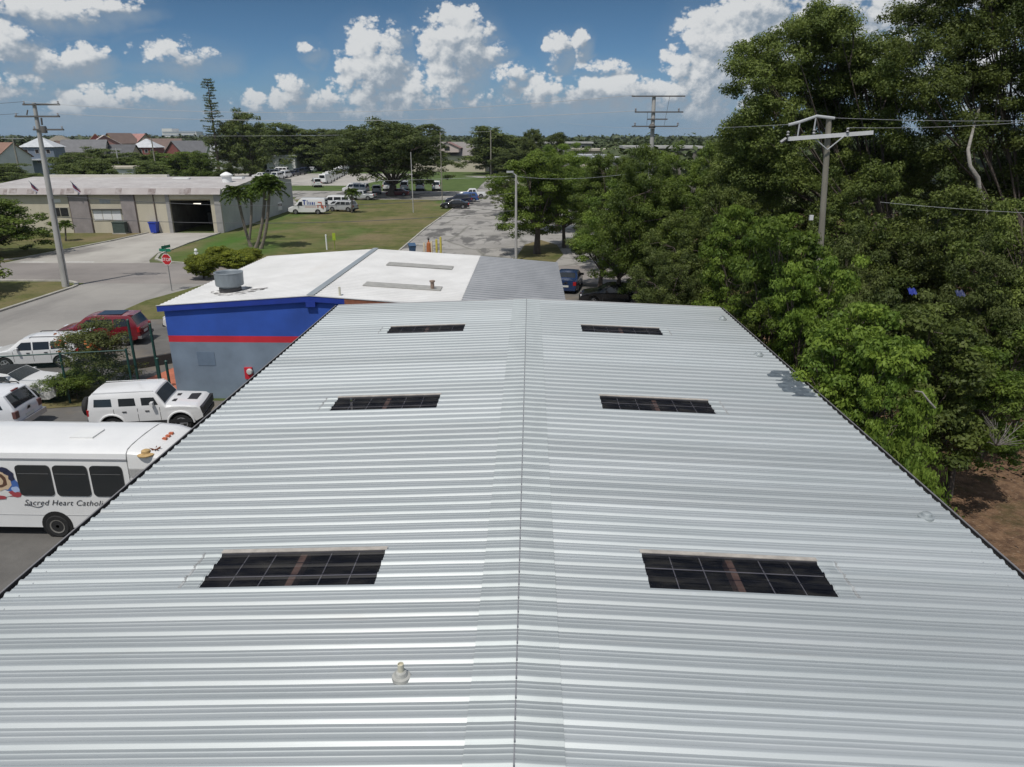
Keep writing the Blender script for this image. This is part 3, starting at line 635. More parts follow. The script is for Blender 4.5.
st.build('fascia_stain', mat('fascia_stain', (.19, .15, .14), .9, col2=(.34, .31, .30), scale=2.0), wh)['kind'] = 'stuff'
# bay interior
inn = mat('bay_interior', (.10, .095, .09), .9, var=.4, scale=1)
b_ = MB(); b_.box(-6.55, -6.31, .26, 14, 0, 4.1); b_.box(-1.24, -1.0, .26, 14, 0, 4.1); b_.box(-6.5, -1.0, 14, 14.2, 0, 4.1); b_.box(-6.5, -1.0, .26, 14, 4.16, 4.25)
b_.build('bay_lining', inn, wh)
MB().box(-6.28, -1.27, .02, .24, 4.0, 4.14).build('bay_lintel', mat('lintel_tan', (.42, .36, .24), .8, var=.2, scale=2), wh)
lm = bpy.data.materials.new('bay_lamp_glow'); lm.use_nodes = True
lm.node_tree.nodes['Principled BSDF'].inputs['Emission Color'].default_value = (1, .93, .8, 1); lm.node_tree.nodes['Principled BSDF'].inputs['Emission Strength'].default_value = 1.6
for x, y, z in ((-5.0, 5, 3.1), (-3.2, 6.5, 3.35)): MB().box(x - .45, x + .45, y - .12, y + .12, z, z + .12).build('ceiling_lamp', lm, wh)
MB().box(-4.4, -3.9, 9, 9.6, 0, 1.9).box(-5.9, -5.2, 10, 11, 0, 1.5).box(-5.6, -4.6, 12, 13, 0, 2.2).build('stored_goods', mat('stored_grey', (.22, .21, .2), .8, var=.3, scale=2), wh)
# windows, awning, meter
def wwin(x0, x1, z0, z1, nm, m, n):
    w = MB().box(x0 - .08, x1 + .08, -.05, -.003, z0 - .08, z1 + .08).build('window', mat('window_frame_tan', (.42, .39, .32), .7), wh)
    p_ = MB(); d = (x1 - x0) / n
    for i in range(n): p_.box(x0 + d * i + .04, x0 + d * (i + 1) - .04, -.075, -.055, z0, z1)
    p_.build('pane', m, w)
glass = mat('dark_glass', (0.015, 0.017, 0.02), 0.08, spec=.6)
shut = mat('white_shutter', (.72, .72, .72), .6, var=.08, scale=2)
wwin(-15.95, -12.5, 1.6, 2.8, 'window', shut, 3); wwin(-21.0, -18.95, 2.1, 3.1, 'window', glass, 2)
MB().box(-16.1, -12.35, -.32, -.01, 2.9, 2.98).build('window_hood', mat('hood_dark', (.07, .07, .07), .6), wh)
MB().box(-14.9, -13.6, -.02, -.004, 3.6, 4.1).build('faded_sign', mat('faded_sign', (.40, .42, .42), .7, var=.3, scale=3), wh)
MB().box(-20.6, -19.7, -.02, -.004, 3.75, 4.15).build('wall_plate', mat('plate_white', (.62, .62, .6), .7), wh)
# roof furniture
zt = wrz(9.5)
tv = MB().lathe([(.62, zt - .1), (.62, zt + .75), (.80, zt + .78), (.80, zt + .95), (.55, zt + 1.12), (.15, zt + 1.3), (.05, zt + 1.32)], -2.4, 9.5, 18).build('roof_ventilator', mat('ventilator_white', (.78, .78, .76), .5), wh, smooth=35)
MB().box(1.2 - 4.6, 1.2 - 2.6, 12.5, 13.8, wrz(13), wrz(13) + .25).build('roof_hatch', MATS['ventilator_white'], wh)
MB().box(-11.0, -8.8, 12.3, 13.2, wrz(13) - .02, wrz(13) + .16).build('roof_patch', MATS['ventilator_white'], wh)
MB().box(-30, -13, DP / 2 - .4, DP / 2 + .4, wrz(DP / 2) - .1, wrz(DP / 2) + .28).build('roof_monitor', mat('monitor_cream', (.60, .57, .50), .7, var=.15, scale=.4), wh)
aw = thing('awning_wing', 'low wing with white flat awning at the left end of the warehouse', 'building', (-71, 91, 0), WA)
MB().box(-9, 0, 1.5, 16, 0, 4.1).build('wall', beige, aw)
MB().box(-9.3, .35, -.6, 3.2, 4.15, 4.75).build('awning', shut, aw)
MB().box(-9.3, .35, 3.2, 16.3, 4.13, 4.45).build('roof', wroof, aw)

# flags on the warehouse front
def flag(name, label, px, py):
    p = AY(px, py, 88.9); t = thing(name, label, 'flag', (p.x, p.y, p.z - .2))
    MB().tube([(0, .35, -.6), (0.0, -.1, .3), (-.55, -.75, 1.35)], .035, 6).build('staff', mat('staff_white', (.6, .6, .58), .5), t)
    cl = MB(); n = 8
    for i in range(n + 1):
        u = i / n
        for j in range(4):
            v = j / 3
            cl.v.append((-.5 + .48 * u + .18 * v + .03 * math.sin(7 * v), -.70 + .62 * u + .05 * math.sin(9 * u + 3 * v), 1.25 - .95 * u - 1.0 * v * (1 - .35 * u)))
    for i in range(n):
        for j in range(3): cl.f.append((i * 4 + j, i * 4 + j + 1, i * 4 + j + 5, i * 4 + j + 4)); cl.mi.append(0 if j == 0 and i < 5 else (1 if j % 2 else 2))
    cl.build('cloth', [mat('flag_navy', (.03, .035, .12), .8), mat('flag_red', (.25, .06, .08), .8), mat('flag_pale', (.5, .47, .55), .8)], t)
flag('flag', 'dark drooping flag beside the leaning pole on the warehouse fascia', 39, 190)
flag('flag', 'dark and pale flag angled over the warehouse pilaster right of the leaning pole', 80, 190)
# barrel-like blue recycling cart, green utility cabinet
t = thing('recycling_cart', 'bright blue wheeled recycling cart against the warehouse wall', 'bin', tuple(AY(155, 232, 89.0).xy) + (0.03,), WA)
MB().add([(-.34, -.38, .1), (.34, -.38, .1), (.34, .38, .1), (-.34, .38, .1), (-.45, -.48, 1.3), (.45, -.48, 1.3), (.45, .48, 1.3), (-.45, .48, 1.3)], [(3, 2, 1, 0), (0, 1, 5, 4), (1, 2, 6, 5), (2, 3, 7, 6), (3, 0, 4, 7), (4, 5, 6, 7)]).build('bin_body', mat('cart_blue', (.02, .05, .36), .5), t)
MB().box(-.5, .5, -.54, .54, 1.31, 1.42).build('lid', MATS['cart_blue'], t)
for sx in (-1, 1):
    w = MB().tube([(sx * .34, .42, .16), (sx * .42, .42, .16)], .155, 12).build('wheel', dark_m, t)
t = thing('utility_cabinet', 'dark green utility cabinet standing under the white shuttered window', 'cabinet', tuple(AY(121, 232, 88.6).xy) + (0.02,), WA)
MB().box(-.75, .75, -.4, .4, 0.12, 1.35).build('cabinet_body', mat('cabinet_green', (.06, .085, .075), .6, var=.2, scale=3), t)
MB().box(-.8, .8, -.45, .45, 1.36, 1.46).build('lid', MATS['cabinet_green'], t); MB().box(-.85, .85, -.5, .5, 0, .115).build('plinth', kerb_m, t)
# ------------------------------------------------------------------ vehicles
tyre_m = mat('tyre_rubber', (0.018, 0.018, 0.018), 0.85, var=.3, scale=8)
rim_m = mat('alloy_rim', (0.42, 0.42, 0.43), 0.35, metal=.6)
trim_m = mat('black_trim', (0.022, 0.022, 0.023), 0.55, var=.2, scale=4)
under_m = mat('underbody_black', (0.008, 0.008, 0.008), 0.95)
carglass = mat('car_glass', (0.018, 0.021, 0.023), 0.03, spec=.7)
red_l = mat('tail_lamp_red', (0.35, 0.012, 0.015), 0.25); head_l = mat('head_lamp_clear', (0.65, 0.66, 0.68), 0.15)
amber_l = mat('marker_lamp_amber', (0.45, 0.10, 0.03), 0.3)
plate_m = mat('number_plate', (0.55, 0.55, 0.52), .5)
def paint(name, col, rough=.28, var=.05): return mat('paint_' + name, col, rough, var=var, scale=1.5, coat=.5)
WHITE = paint('white', (0.69, 0.69, 0.685)); SILVER = paint('silver', (0.40, 0.41, 0.42), .3); BLACK = paint('black', (0.014, 0.014, 0.016), .2)
RED = paint('dark_red', (0.16, 0.008, 0.016), .22); BLUE = paint('blue', (0.03, 0.08, 0.25), .25); NAVY = paint('navy', (0.015, 0.02, 0.045), .2); MAROON = paint('maroon', (0.10, 0.02, 0.025), .3)
GREYP = paint('grey', (0.22, 0.225, 0.23), .3); BUSW = paint('bus_white', (0.70, 0.70, 0.69), .4)

TYPES = {
 'suv': dict(L=4.75, W=1.9, zb=.34, belt=1.08, wr=.36, arch=[(.92, .44), (3.78, .44)], top=[(0, .98), (.10, 1.10), (.42, 1.66), (.62, 1.72), (2.4, 1.75), (2.85, 1.68), (3.55, 1.14), (4.45, .98), (4.70, .80), (4.75, .62)],
     wins=[[(.52, 1.16), (1.32, 1.13), (1.32, 1.56), (.70, 1.58)], [(1.40, 1.13), (2.22, 1.12), (2.22, 1.56), (1.40, 1.56)], [(2.30, 1.12), (3.22, 1.12), (2.78, 1.55), (2.30, 1.56)]], ws=(2.90, 3.50), rw=(.13, .40), tumble=.17, head=.86, tail=.92),
 'boxsuv': dict(L=4.75, W=1.98, zb=.48, belt=1.20, wr=.42, arch=[(1.0, .52), (3.84, .52)], top=[(0, 1.10), (.03, 1.25), (.14, 1.76), (.26, 1.86), (2.75, 1.89), (2.88, 1.85), (3.26, 1.28), (4.52, 1.19), (4.68, 1.08), (4.75, .78)],
     wins=[[(.32, 1.33), (1.08, 1.33), (1.06, 1.66), (.36, 1.66)], [(1.36, 1.33), (2.06, 1.33), (2.02, 1.66), (1.36, 1.66)], [(2.30, 1.33), (2.98, 1.33), (2.82, 1.66), (2.28, 1.66)]], ws=(2.92, 3.22), rw=(.05, .13), tumble=.13, head=.96, tail=1.05),
 'bigsuv': dict(L=4.9, W=1.9, zb=.40, belt=1.10, wr=.37, arch=[(.98, .45), (3.85, .45)], top=[(0, .92), (.06, 1.12), (.40, 1.70), (.60, 1.76), (2.6, 1.79), (2.95, 1.72), (3.5, 1.18), (4.65, 1.05), (4.85, .85), (4.9, .6)],
     wins=[[(.42, 1.20), (1.30, 1.18), (1.30, 1.60), (.62, 1.62)], [(1.40, 1.18), (2.25, 1.18), (2.25, 1.60), (1.40, 1.60)], [(2.34, 1.18), (3.16, 1.18), (2.82, 1.58), (2.34, 1.60)]], ws=(2.98, 3.46), rw=(.09, .38), tumble=.16, head=.92, tail=.95),
 'coupe': dict(L=4.78, W=1.9, zb=.22, belt=.86, wr=.35, arch=[(.95, .41), (3.70, .41)], top=[(0, .72), (.05, .94), (.85, 1.02), (1.25, 1.14), (1.75, 1.36), (2.35, 1.40), (2.7, 1.35), (3.25, 1.02), (3.5, .98), (4.45, .86), (4.72, .72), (4.78, .50)],
     wins=[[(1.55, .98), (1.88, .96), (1.95, 1.26), (1.80, 1.26)], [(1.95, .96), (3.02, .96), (2.68, 1.26), (2.02, 1.29)]], ws=(2.74, 3.22), rw=(1.30, 1.68), tumble=.22, head=.66, tail=.74),
 'sedan': dict(L=4.8, W=1.84, zb=.24, belt=.92, wr=.33, arch=[(1.0, .39), (3.82, .39)], top=[(0, .72), (.05, 1.0), (.72, 1.06), (1.35, 1.40), (1.75, 1.45), (2.55, 1.46), (2.85, 1.40), (3.55, 1.00), (4.5, .84), (4.75, .68), (4.8, .5)],
     wins=[[(1.12, .99), (1.98, .98), (1.98, 1.34), (1.50, 1.33)], [(2.06, .98), (3.14, .98), (2.76, 1.34), (2.06, 1.35)]], ws=(2.92, 3.50), rw=(.78, 1.32), tumble=.20, head=.66, tail=.80),
 'van': dict(L=5.6, W=2.0, zb=.34, belt=1.22, wr=.36, arch=[(1.15, .44), (4.55, .44)], top=[(0, .9), (.03, 1.2), (.10, 1.95), (.25, 2.08), (3.6, 2.10), (3.95, 2.02), (4.55, 1.32), (5.35, 1.08), (5.55, .85), (5.6, .55)],
     wins=[[(.30, 1.30), (1.45, 1.30), (1.45, 1.85), (.34, 1.85)], [(1.60, 1.30), (2.85, 1.30), (2.85, 1.85), (1.60, 1.85)], [(3.05, 1.30), (4.25, 1.30), (3.86, 1.83), (3.05, 1.85)]], ws=(3.98, 4.50), rw=(.04, .10), tumble=.12, head=.92, tail=1.2),
 'cargovan': dict(L=5.9, W=2.02, zb=.34, belt=1.22, wr=.36, arch=[(1.25, .44), (4.75, .44)], top=[(0, .9), (.03, 1.2), (.08, 2.25), (.18, 2.40), (3.7, 2.42), (4.05, 2.18), (4.75, 1.38), (5.6, 1.08), (5.85, .85), (5.9, .55)],
     wins=[[(3.55, 1.30), (4.45, 1.30), (4.05, 1.90), (3.6, 1.92)]], ws=(4.10, 4.70), rw=(.04, .075), tumble=.08, head=.92, tail=1.2),
 'pickup': dict(L=5.4, W=1.96, zb=.44, belt=1.12, wr=.38, arch=[(1.15, .46), (4.35, .46)], top=[(0, 1.08), (.05, 1.12), (1.85, 1.12), (1.9, 1.14), (2.05, 1.72), (2.25, 1.80), (3.2, 1.81), (3.45, 1.74), (4.0, 1.20), (5.1, 1.10), (5.35, .92), (5.4, .65)],
     wins=[[(2.14, 1.22), (2.75, 1.20), (2.75, 1.64), (2.22, 1.65)], [(2.84, 1.20), (3.66, 1.20), (3.36, 1.63), (2.84, 1.64)]], ws=(3.48, 3.96), rw=(1.91, 2.04), tumble=.14, head=.98, tail=1.0),
}
def vehicle(name, label, cat, kind, loc, heading, pm_, group=None, detail=2, tint=None, wheel_m=None, tail_m=None):
    D = TYPES[kind]; Lh, W, zb, belt = D['L'], D['W'] / 2, D['zb'], D['belt']
    root = thing(name, label, cat, loc, heading, group)
    tx = [p[0] for p in D['top']]; tz = [p[1] for p in D['top']]; zmax = max(tz)
    ztop = lambda x: float(np.interp(x, tx, tz))
    def zbot(x):
        z = zb
        for ax, ar in D['arch']:
            if abs(x - ax) < ar: z = max(z, D['wr'] + math.sqrt(ar * ar - (x - ax) ** 2) * .98)
        if x < .25: z += (.25 - x) * .7
        if x > Lh - .3: z += (x - Lh + .3) * .5
        return z
    def hw(x, z):
        e = (x - Lh / 2) / (Lh / 2)
        w = W * (1 - .11 * abs(e) ** 5)
        if z > belt: w *= 1 - D['tumble'] * (z - belt) / max(.1, zmax - belt)
        else: w *= 1 - .035 * ((belt - z) / belt) ** 2 - .012 * max(0, 1 - abs(z - belt + .16) / .08)
        return w
    xs = set(tx) | set(np.linspace(0, Lh, 34))
    for ax, ar in D['arch']: xs |= {ax - ar, ax - ar + 1e-3, ax + ar, ax + ar - 1e-3} | set(ax + ar * np.cos(np.linspace(.15, math.pi - .15, 9)))
    xs = sorted(round(float(x), 4) for x in xs if 0 <= x <= Lh)
    xs = [x for i, x in enumerate(xs) if i == 0 or x - xs[i - 1] > 5e-4]
    NR = 9; vs = []; fs = []
    sec = []
    for x in xs:
        b0, t0 = zbot(x), ztop(x); row = []
        zs = [b0 + (t0 - b0) * k / NR for k in range(NR + 1)]
        for z in zs:
            k = (z - b0) / max(1e-6, t0 - b0)
            row.append((hw(x, z) * (1 - (.055 * max(0, (k - .86) / .14) ** 2)), z))
        top = [(row[-1][0] * c, t0 + .035 * (1 - c * c) * (1 if t0 > belt else .6)) for c in (.92, .7, .35, 0)]
        prof = row + top; full = [(y, z) for y, z in prof] + [(-y, z) for y, z in reversed(prof[:-1])]
        sec.append(len(vs)); vs += [(x, y, z) for y, z in full]
    n = len(full)
    for i in range(len(xs) - 1):
        for k in range(n - 1): fs.append((sec[i] + k, sec[i] + k + 1, sec[i + 1] + k + 1, sec[i + 1] + k))
    for i in (0, -1):
        s = sec[i]
        for k in range(n // 2): fs.append((s + k, s + k + 1, s + n - 2 - k, s + n - 1 - k) if i else (s + k, s + n - 1 - k, s + n - 2 - k, s + k + 1))
    MX = Matrix.Translation((-Lh / 2, 0, 0))
    def fin(mb, nm, m, par, smooth=None):
        mb.v = [(v[0] - Lh / 2, v[1], v[2]) for v in mb.v]
        return mb.build(nm, m, par, smooth)
    body = fin(MB().add(vs, fs), 'body', pm_, root, 32)
    fin(MB().box(.35, Lh - .35, -W * .8, W * .8, zb - .06, belt * .86), 'underbody', under_m, root)
    gl = tint or carglass
    def patch(quad, side, off, nu=4, nv=3):
        mb = MB(); (a, b, c, d) = quad
        for i in range(nu + 1):
            for j in range(nv + 1):
                u, v = i / nu, j / nv
                x = (a[0] * (1 - u) + b[0] * u) * (1 - v) + (d[0] * (1 - u) + c[0] * u) * v
                z = (a[1] * (1 - u) + b[1] * u) * (1 - v) + (d[1] * (1 - u) + c[1] * u) * v
                mb.v.append((x, side * (hw(x, z) + off), z))
        for i in range(nu):
            for j in range(nv):
                q = i * (nv + 1) + j; f = (q, q + nv + 1, q + nv + 2, q + 1); mb.f.append(f if side < 0 else f[::-1]); mb.mi.append(0)
        return mb
    for side in (-1, 1):
        for qd in D['wins']: fin(patch(qd, side, .006), 'side_window', gl, root)
    def tpatch(xa, xb, f, nm, m, off=.009, y0=-1, y1=1):
        mb = MB(); nu, nv = 5, 8
        slope = (ztop(xb) - ztop(xa)) / (xb - xa); L_ = math.hypot(1, slope); nx, nz = -slope / L_, 1 / L_
        for i in range(nu + 1):
            x = xa + (xb - xa) * i / nu
            for j in range(nv + 1):
                c = (y0 + (y1 - y0) * j / nv) * f; z = ztop(x); w = hw(x, z) * .945
                mb.v.append((x + nx * off, w * c, z + .035 * (1 - c * c) + nz * off))
        for i in range(nu):
            for j in range(nv): q = i * (nv + 1) + j; mb.f.append((q, q + nv + 1, q + nv + 2, q + 1)); mb.mi.append(0)
        return fin(mb, nm, m, root)
    tpatch(*D['ws'], .93, 'windshield', gl); tpatch(*D['rw'], .86, 'rear_window', gl)
    for ax, ar in D['arch']:
        for side in (-1, 1):
            wr = D['wr']; y = side * (W - .13)
            prof = [(wr * .62, -.11), (wr * .93, -.115), (wr, -.08), (wr, .08), (wr * .93, .115), (wr * .62, .11)]
            mb = MB().lathe(prof, 0, 0, 22); w = mb.build('wheel', tyre_m, root, 40)
            w.rotation_euler = (R(90), 0, 0); w.location = (ax - Lh / 2, y, wr)
            if detail >= 1:
                rm = MB(); zz = .118 if side < 0 else -.118; s2 = 1 if side < 0 else -1
                rm.lathe([(wr * .60, zz - s2 * .03), (wr * .63, zz), (wr * .55, zz + s2 * .004), (wr * .53, zz - s2 * .05)], 0, 0, 22)
                for k in range(5):
                    a = 2 * math.pi * k / 5; M = Matrix.Rotation(a, 4, 'Z'); rm.box(0, wr * .56, -.035, .035, min(zz - s2 * .03, zz), max(zz - s2 * .03, zz), M=M)
                rm.lathe([(wr * .16, zz - s2 * .02), (wr * .15, zz + s2 * .008), (.01, zz + s2 * .010)], 0, 0, 12)
                rm.build('rim', wheel_m or rim_m, w)
    if detail >= 1:
        for side in (-1, 1):
            x = Lh - .14; z = D['head']; y = side * W * .66
            fin(MB().box(x - .06, x + .10, y - .20, y + .20, z - .09, z + .07), 'headlight', head_l, root)
            z = D['tail']; y = side * W * .80
            fin(MB().box(-.015, .12, y - .10, y + .13, z - .14, z + .14), 'taillight', tail_m or red_l, root)
            xw = D['wins'][-1][1][0]; zw = D['wins'][-1][1][1]
            y = side * (hw(xw, zw) + .10)
            fin(MB().box(xw - .28, xw - .16, y - .11, y + .11, zw + .0, zw + .16), 'mirror', trim_m if detail == 1 else pm_, root)
        fin(MB().box(-.07, .10, -W * .86, W * .86, zb + .02, zb + .22), 'bumper', trim_m if kind != 'sedan' else pm_, root)
        fin(MB().box(Lh - .10, Lh + .06, -W * .84, W * .84, zb + .02, zb + .22), 'bumper', trim_m if kind != 'sedan' else pm_, root)
        fin(MB().box(Lh - .05, Lh + .02, -W * .45, W * .45, D['head'] - .16, D['head'] - .02), 'grille', trim_m, root)
        fin(MB().box(-.02, .02, -.26, .26, D['tail'] - .28, D['tail'] - .14), 'number_plate', plate_m, root)
    if detail >= 2:
        for side in (-1, 1):
            mb = MB()
            for qd in D['wins']:
                xr = max(qd[1][0], qd[2][0]) + .04
                if xr > Lh * .72: continue
                seam = patch([(xr, zb + .12), (xr + .018, zb + .12), (xr + .018, belt + .02), (xr, belt + .02)], side, .0035, 1, 6)
                mb.add(seam.v, seam.f)
            if mb.v: fin(mb, 'door_seam', trim_m, root)
            for qd in D['wins'][-2:]:
                x = qd[0][0] + .12; z = belt - .12
                y = side * (hw(x, z) + .012); fin(MB().box(x, x + .17, y - .018, y + .018, z - .022, z + .022), 'door_handle', trim_m, root)
    root['len'] = Lh
    return root, fin

def place(px, py, z=0.0): v = P(px, py, z); return (v.x, v.y, 0.02)

# white boxy off-roader with a spare wheel on its tail
h3, fin = vehicle('boxy_offroader', 'white boxy off-roader with spare wheel on its tail, beside the grey wall', 'car', 'boxsuv', (-15.5, 26.95, .015), R(10), WHITE)
h3.scale = (.91, .95, .92)
sw = MB().lathe([(.20, -.12), (.37, -.13), (.42, -.08), (.42, .06), (.34, .12), (.05, .13)], 0, 0, 24).build('spare_wheel', tyre_m, h3, 40)
sw.rotation_euler = (0, R(-90), 0); sw.location = (-4.75 / 2 - .26, -.12, 1.12)
for sd in (-1, 1):
    fin(MB().box(.62, 4.3, sd * .965 - .04, sd * .965 + .03, .46, .62), 'sill', trim_m, h3)
    for ax in (1.0, 3.84):
        fl = MB(); pts = [(ax + .56 * math.cos(a), sd * 1.0, .42 + .56 * math.sin(a)) for a in np.linspace(.05, math.pi - .05, 12)]
        fl.tube(pts, .045, 6); fin(fl, 'fender_flare', WHITE, h3, 40)
fin(MB().box(3.98, 4.40, -.22, .52, 1.235, 1.262), 'hood_vent', trim_m, h3)
fin(MB().box(3.40, 3.58, -.5, -.2, 1.275, 1.30).box(3.40, 3.58, .2, .5, 1.275, 1.30), 'hood_hinge', trim_m, h3)
fin(MB().box(4.66, 4.80, -.86, .86, .78, 1.10), 'grille', trim_m, h3)
fin(MB().box(.3, 2.8, -.80, -.77, 1.90, 1.925).box(.3, 2.8, .77, .80, 1.90, 1.925), 'roof_rail', WHITE, h3)
# silver-white wagon seen from behind
su, fin = vehicle('white_wagon', 'white older sport utility wagon seen from its tail at the left edge', 'car', 'bigsuv', (-22.7, 26.2, .015), R(184), paint('pearl', (.66, .67, .69), .3), tail_m=mat('dull_tail_lamp', (.12, .055, .05), .4))
fin(MB().box(-.10, .14, -.93, .93, .44, .66), 'chrome_bumper', mat('chrome_step', (.5, .5, .52), .25, metal=.7), su)
for sd in (-1, 1): fin(MB().tube([(.6, sd * .66, 1.79), (.7, sd * .66, 1.86), (2.5, sd * .66, 1.88), (2.6, sd * .66, 1.80)], .025, 6), 'roof_rail', trim_m, su)
fin(MB().box(.36, .44, -.2, .2, 1.73, 1.77), 'brake_lamp', mat('dull_red_lamp', (.13, .02, .02), .4), su)
# white convertible with a black soft top
mu, fin = vehicle('convertible_coupe', 'white low convertible coupe with a black soft top behind the wire fence', 'car', 'coupe', (-23.55, 30.05, .03), R(2), WHITE, wheel_m=mat('dark_alloy', (.10, .10, .105), .35, metal=.5))
D = TYPES['coupe']; tx = [p[0] for p in D['top']]; tz = [p[1] for p in D['top']]
mb = MB(); XS = np.linspace(1.18, 2.72, 12)
for x in XS:
    z = float(np.interp(x, tx, tz)); w = .95 * (1 - .22 * max(0, z - .86) / .54) * .955
    mb.v += [(x, w * c + (.012 * c), z + .035 * (1 - c * c) + .012 - (.05 if abs(c) == 1 else 0)) for c in (-1, -.92, -.6, -.2, .2, .6, .92, 1)]
for i in range(11):
    for j in range(7): mb.f.append((i * 8 + j, (i + 1) * 8 + j, (i + 1) * 8 + j + 1, i * 8 + j + 1)); mb.mi.append(0)
fin(mb, 'soft_top', mat('soft_top_black', (.012, .012, .013), .9), mu, 40)
for sd in (-1, 1): fin(MB().box(.6, 4.2, sd * .945 - .012, sd * .945 + .012, .46, .475), 'side_crease', trim_m, mu)
# white suv with raised tailgate
ws, fin = vehicle('white_crossover', 'white crossover with its tailgate raised, between convertible and red car', 'car', 'suv', (-25.7, 35.1, .03), R(191), WHITE)
ws.scale = (.93, .93, .90)
tg = MB(); vs = [(x, y, z) for x, z in ((.42, 1.76), (-.55, 1.93)) for y in (-.70, -.3, .3, .70)]
tg.add(vs + [(x, y, z - .05) for x, y, z in vs], [(0, 1, 5, 4), (1, 2, 6, 5), (2, 3, 7, 6), (12, 13, 9, 8), (13, 14, 10, 9), (14, 15, 11, 10), (4, 5, 13, 12), (5, 6, 14, 13), (6, 7, 15, 14), (0, 4, 12, 8), (3, 11, 15, 7)])
fin(tg, 'tailgate', WHITE, ws)
fin(MB().box(.02, .30, -.66, .66, 1.0, 1.6), 'cargo_opening', under_m, ws)
for sd in (-1, 1): fin(MB().tube([(.7, sd * .68, 1.75), (.8, sd * .68, 1.80), (2.3, sd * .68, 1.82), (2.4, sd * .68, 1.76)], .024, 6), 'roof_rail', trim_m, ws)
rs, fin = vehicle('red_crossover', 'dark red crossover parked at the edge of the yard, tail towards the grey building', 'car', 'suv', (-24.75, 39.35, .02), R(187), RED)
fin(MB().box(.95, 2.3, -.55, .55, 1.772, 1.785), 'sunroof', carglass, rs)
fin(MB().box(.30, .62, -.62, .62, 1.70, 1.74), 'spoiler', RED, rs)
fin(MB().box(-.09, .12, -.9, .9, .40, .55), 'bumper_step', mat('bumper_grey', (.16, .155, .155), .5), rs)
pk, fin = vehicle('white_pickup', 'white pickup truck half hidden behind the blue building corner', 'truck', 'pickup', (-19.55, 42.3, .02), R(184), WHITE)
bc, fin = vehicle('black_sedan', 'black sedan parked in tree shade beyond the silver roof', 'car', 'sedan', (6.0, 50.4, .03), R(176), BLACK)
bs, fin = vehicle('blue_sedan', 'blue car just past the corner of the grey ribbed roof', 'car', 'sedan', (3.1, 56.0, .03), R(80), paint('deep_blue', (.012, .03, .09), .25), detail=1)

# vehicles farther off in the field and on the lots
v, fin = vehicle('delivery_van', 'white delivery van with blue lettering marks and orange emblem, on the field', 'van', 'cargovan', place(309, 214)[:2] + (.04,), R(181), WHITE, detail=1)
# livery: too small to read in the photograph, kept as strokes of the same colours
sgn = MB(); rr = random.Random(8)
def live(mb, x, z, w, h, mi): mb.add([(x, 1.003, z), (x + w, 1.003, z), (x + w, 1.003 - .085 * .0, z + h), (x, 1.003, z + h)], [(0, 3, 2, 1)] , mi)
D = TYPES['cargovan']
def lp(x0, x1, z0, z1, mi):
    def w(z): return 1.01 * (1 - .08 * max(0, z - 1.22) / 1.2) + .012
    sgn.add([(x0, w(z0), z0), (x1, w(z0), z0), (x1, w(z1), z1), (x0, w(z1), z1)], [(0, 1, 2, 3)], mi)
for x0, x1, z0, z1 in ((3.15, 3.35, 1.45, 2.15), (2.95, 3.5, 2.05, 2.2), (2.72, 2.84, 1.45, 2.15), (2.45, 2.60, 1.45, 1.9), (2.2, 2.34, 1.45, 1.85), (1.85, 2.08, 1.45, 1.86), (1.6, 1.74, 1.45, 1.85)): lp(x0, x1, z0, z1, 0)
for x0, x1, z0, z1 in ((.55, 1.15, 1.75, 1.9), (.55, .7, 1.0, 1.9), (.3, 1.3, 1.3, 1.42), (.3, .5, .9, 1.3), (1.1, 1.25, 1.0, 1.4), (1.4, 3.2, 1.1, 1.16)): lp(x0, x1, z0, z1, 1)
fin(sgn, 'livery', [mat('livery_blue', (.03, .06, .25), .5), mat('livery_orange', (.45, .10, .05), .5)], v)
vehicle('passenger_van', 'white passenger van standing behind the silver cars on the field', 'van', 'van', place(337, 208)[:2] + (.04,), R(172), WHITE, detail=1)
vehicle('silver_sedan', 'pale silver sedan between the delivery van and the grey hatchback', 'car', 'sedan', place(338, 209.5)[:2] + (.04,), R(160), paint('pale_silver', (.5, .52, .54)), detail=1)
vehicle('silver_hatchback', 'darker silver hatchback nearest on the grass right of the delivery van', 'car', 'suv', place(343, 211.5)[:2] + (.04,), R(165), SILVER, detail=1)
vehicle('silver_pickup', 'silver pickup truck under the big round tree, right of the passenger van', 'truck', 'pickup', place(362, 200)[:2] + (.04,), R(172), SILVER, detail=1)
vehicle('white_van', 'white van beside the silver pickup, half hidden by the big round tree', 'van', 'van', place(356, 193)[:2] + (.04,), R(170), WHITE, detail=1)
vehicle('maroon_car', 'maroon car in the shade of the big round tree', 'car', 'sedan', place(398, 196)[:2] + (.04,), R(178), MAROON, detail=1)
vehicle('white_truck', 'white truck in deep shade left of the big round tree trunk', 'truck', 'pickup', place(377, 194)[:2] + (.04,), R(100), WHITE, detail=1)
for px, lab in ((388, 'leftmost white van of the row seen from behind, next to the big tree trunk'), (405, 'white van seen from behind, second in the row by the thin pole'), (420.5, 'white van seen from behind, third in the row, right of the thin pole'), (436.5, 'rightmost white van of the row seen from behind, alone on the lane')):
    vehicle('parked_van', lab, 'van', 'van', place(px, 190.5)[:2] + (.05,), R(96), WHITE, 'row of white vans seen from behind', detail=1)
vehicle('black_sedan', 'black sedan at the near end of the line of cars on the worn lot', 'car', 'sedan', place(455, 208.5)[:2] + (.04,), R(182), BLACK, detail=1)
vehicle('navy_wagon', 'dark navy sport utility car behind the black sedan on the worn lot', 'car', 'suv', place(459, 204)[:2] + (.04,), R(182), NAVY, detail=1)
vehicle('blue_car', 'blue car with pale windscreen glare between navy and white cars on the lot', 'car', 'suv', place(466, 202)[:2] + (.04,), R(184), BLUE, detail=1)
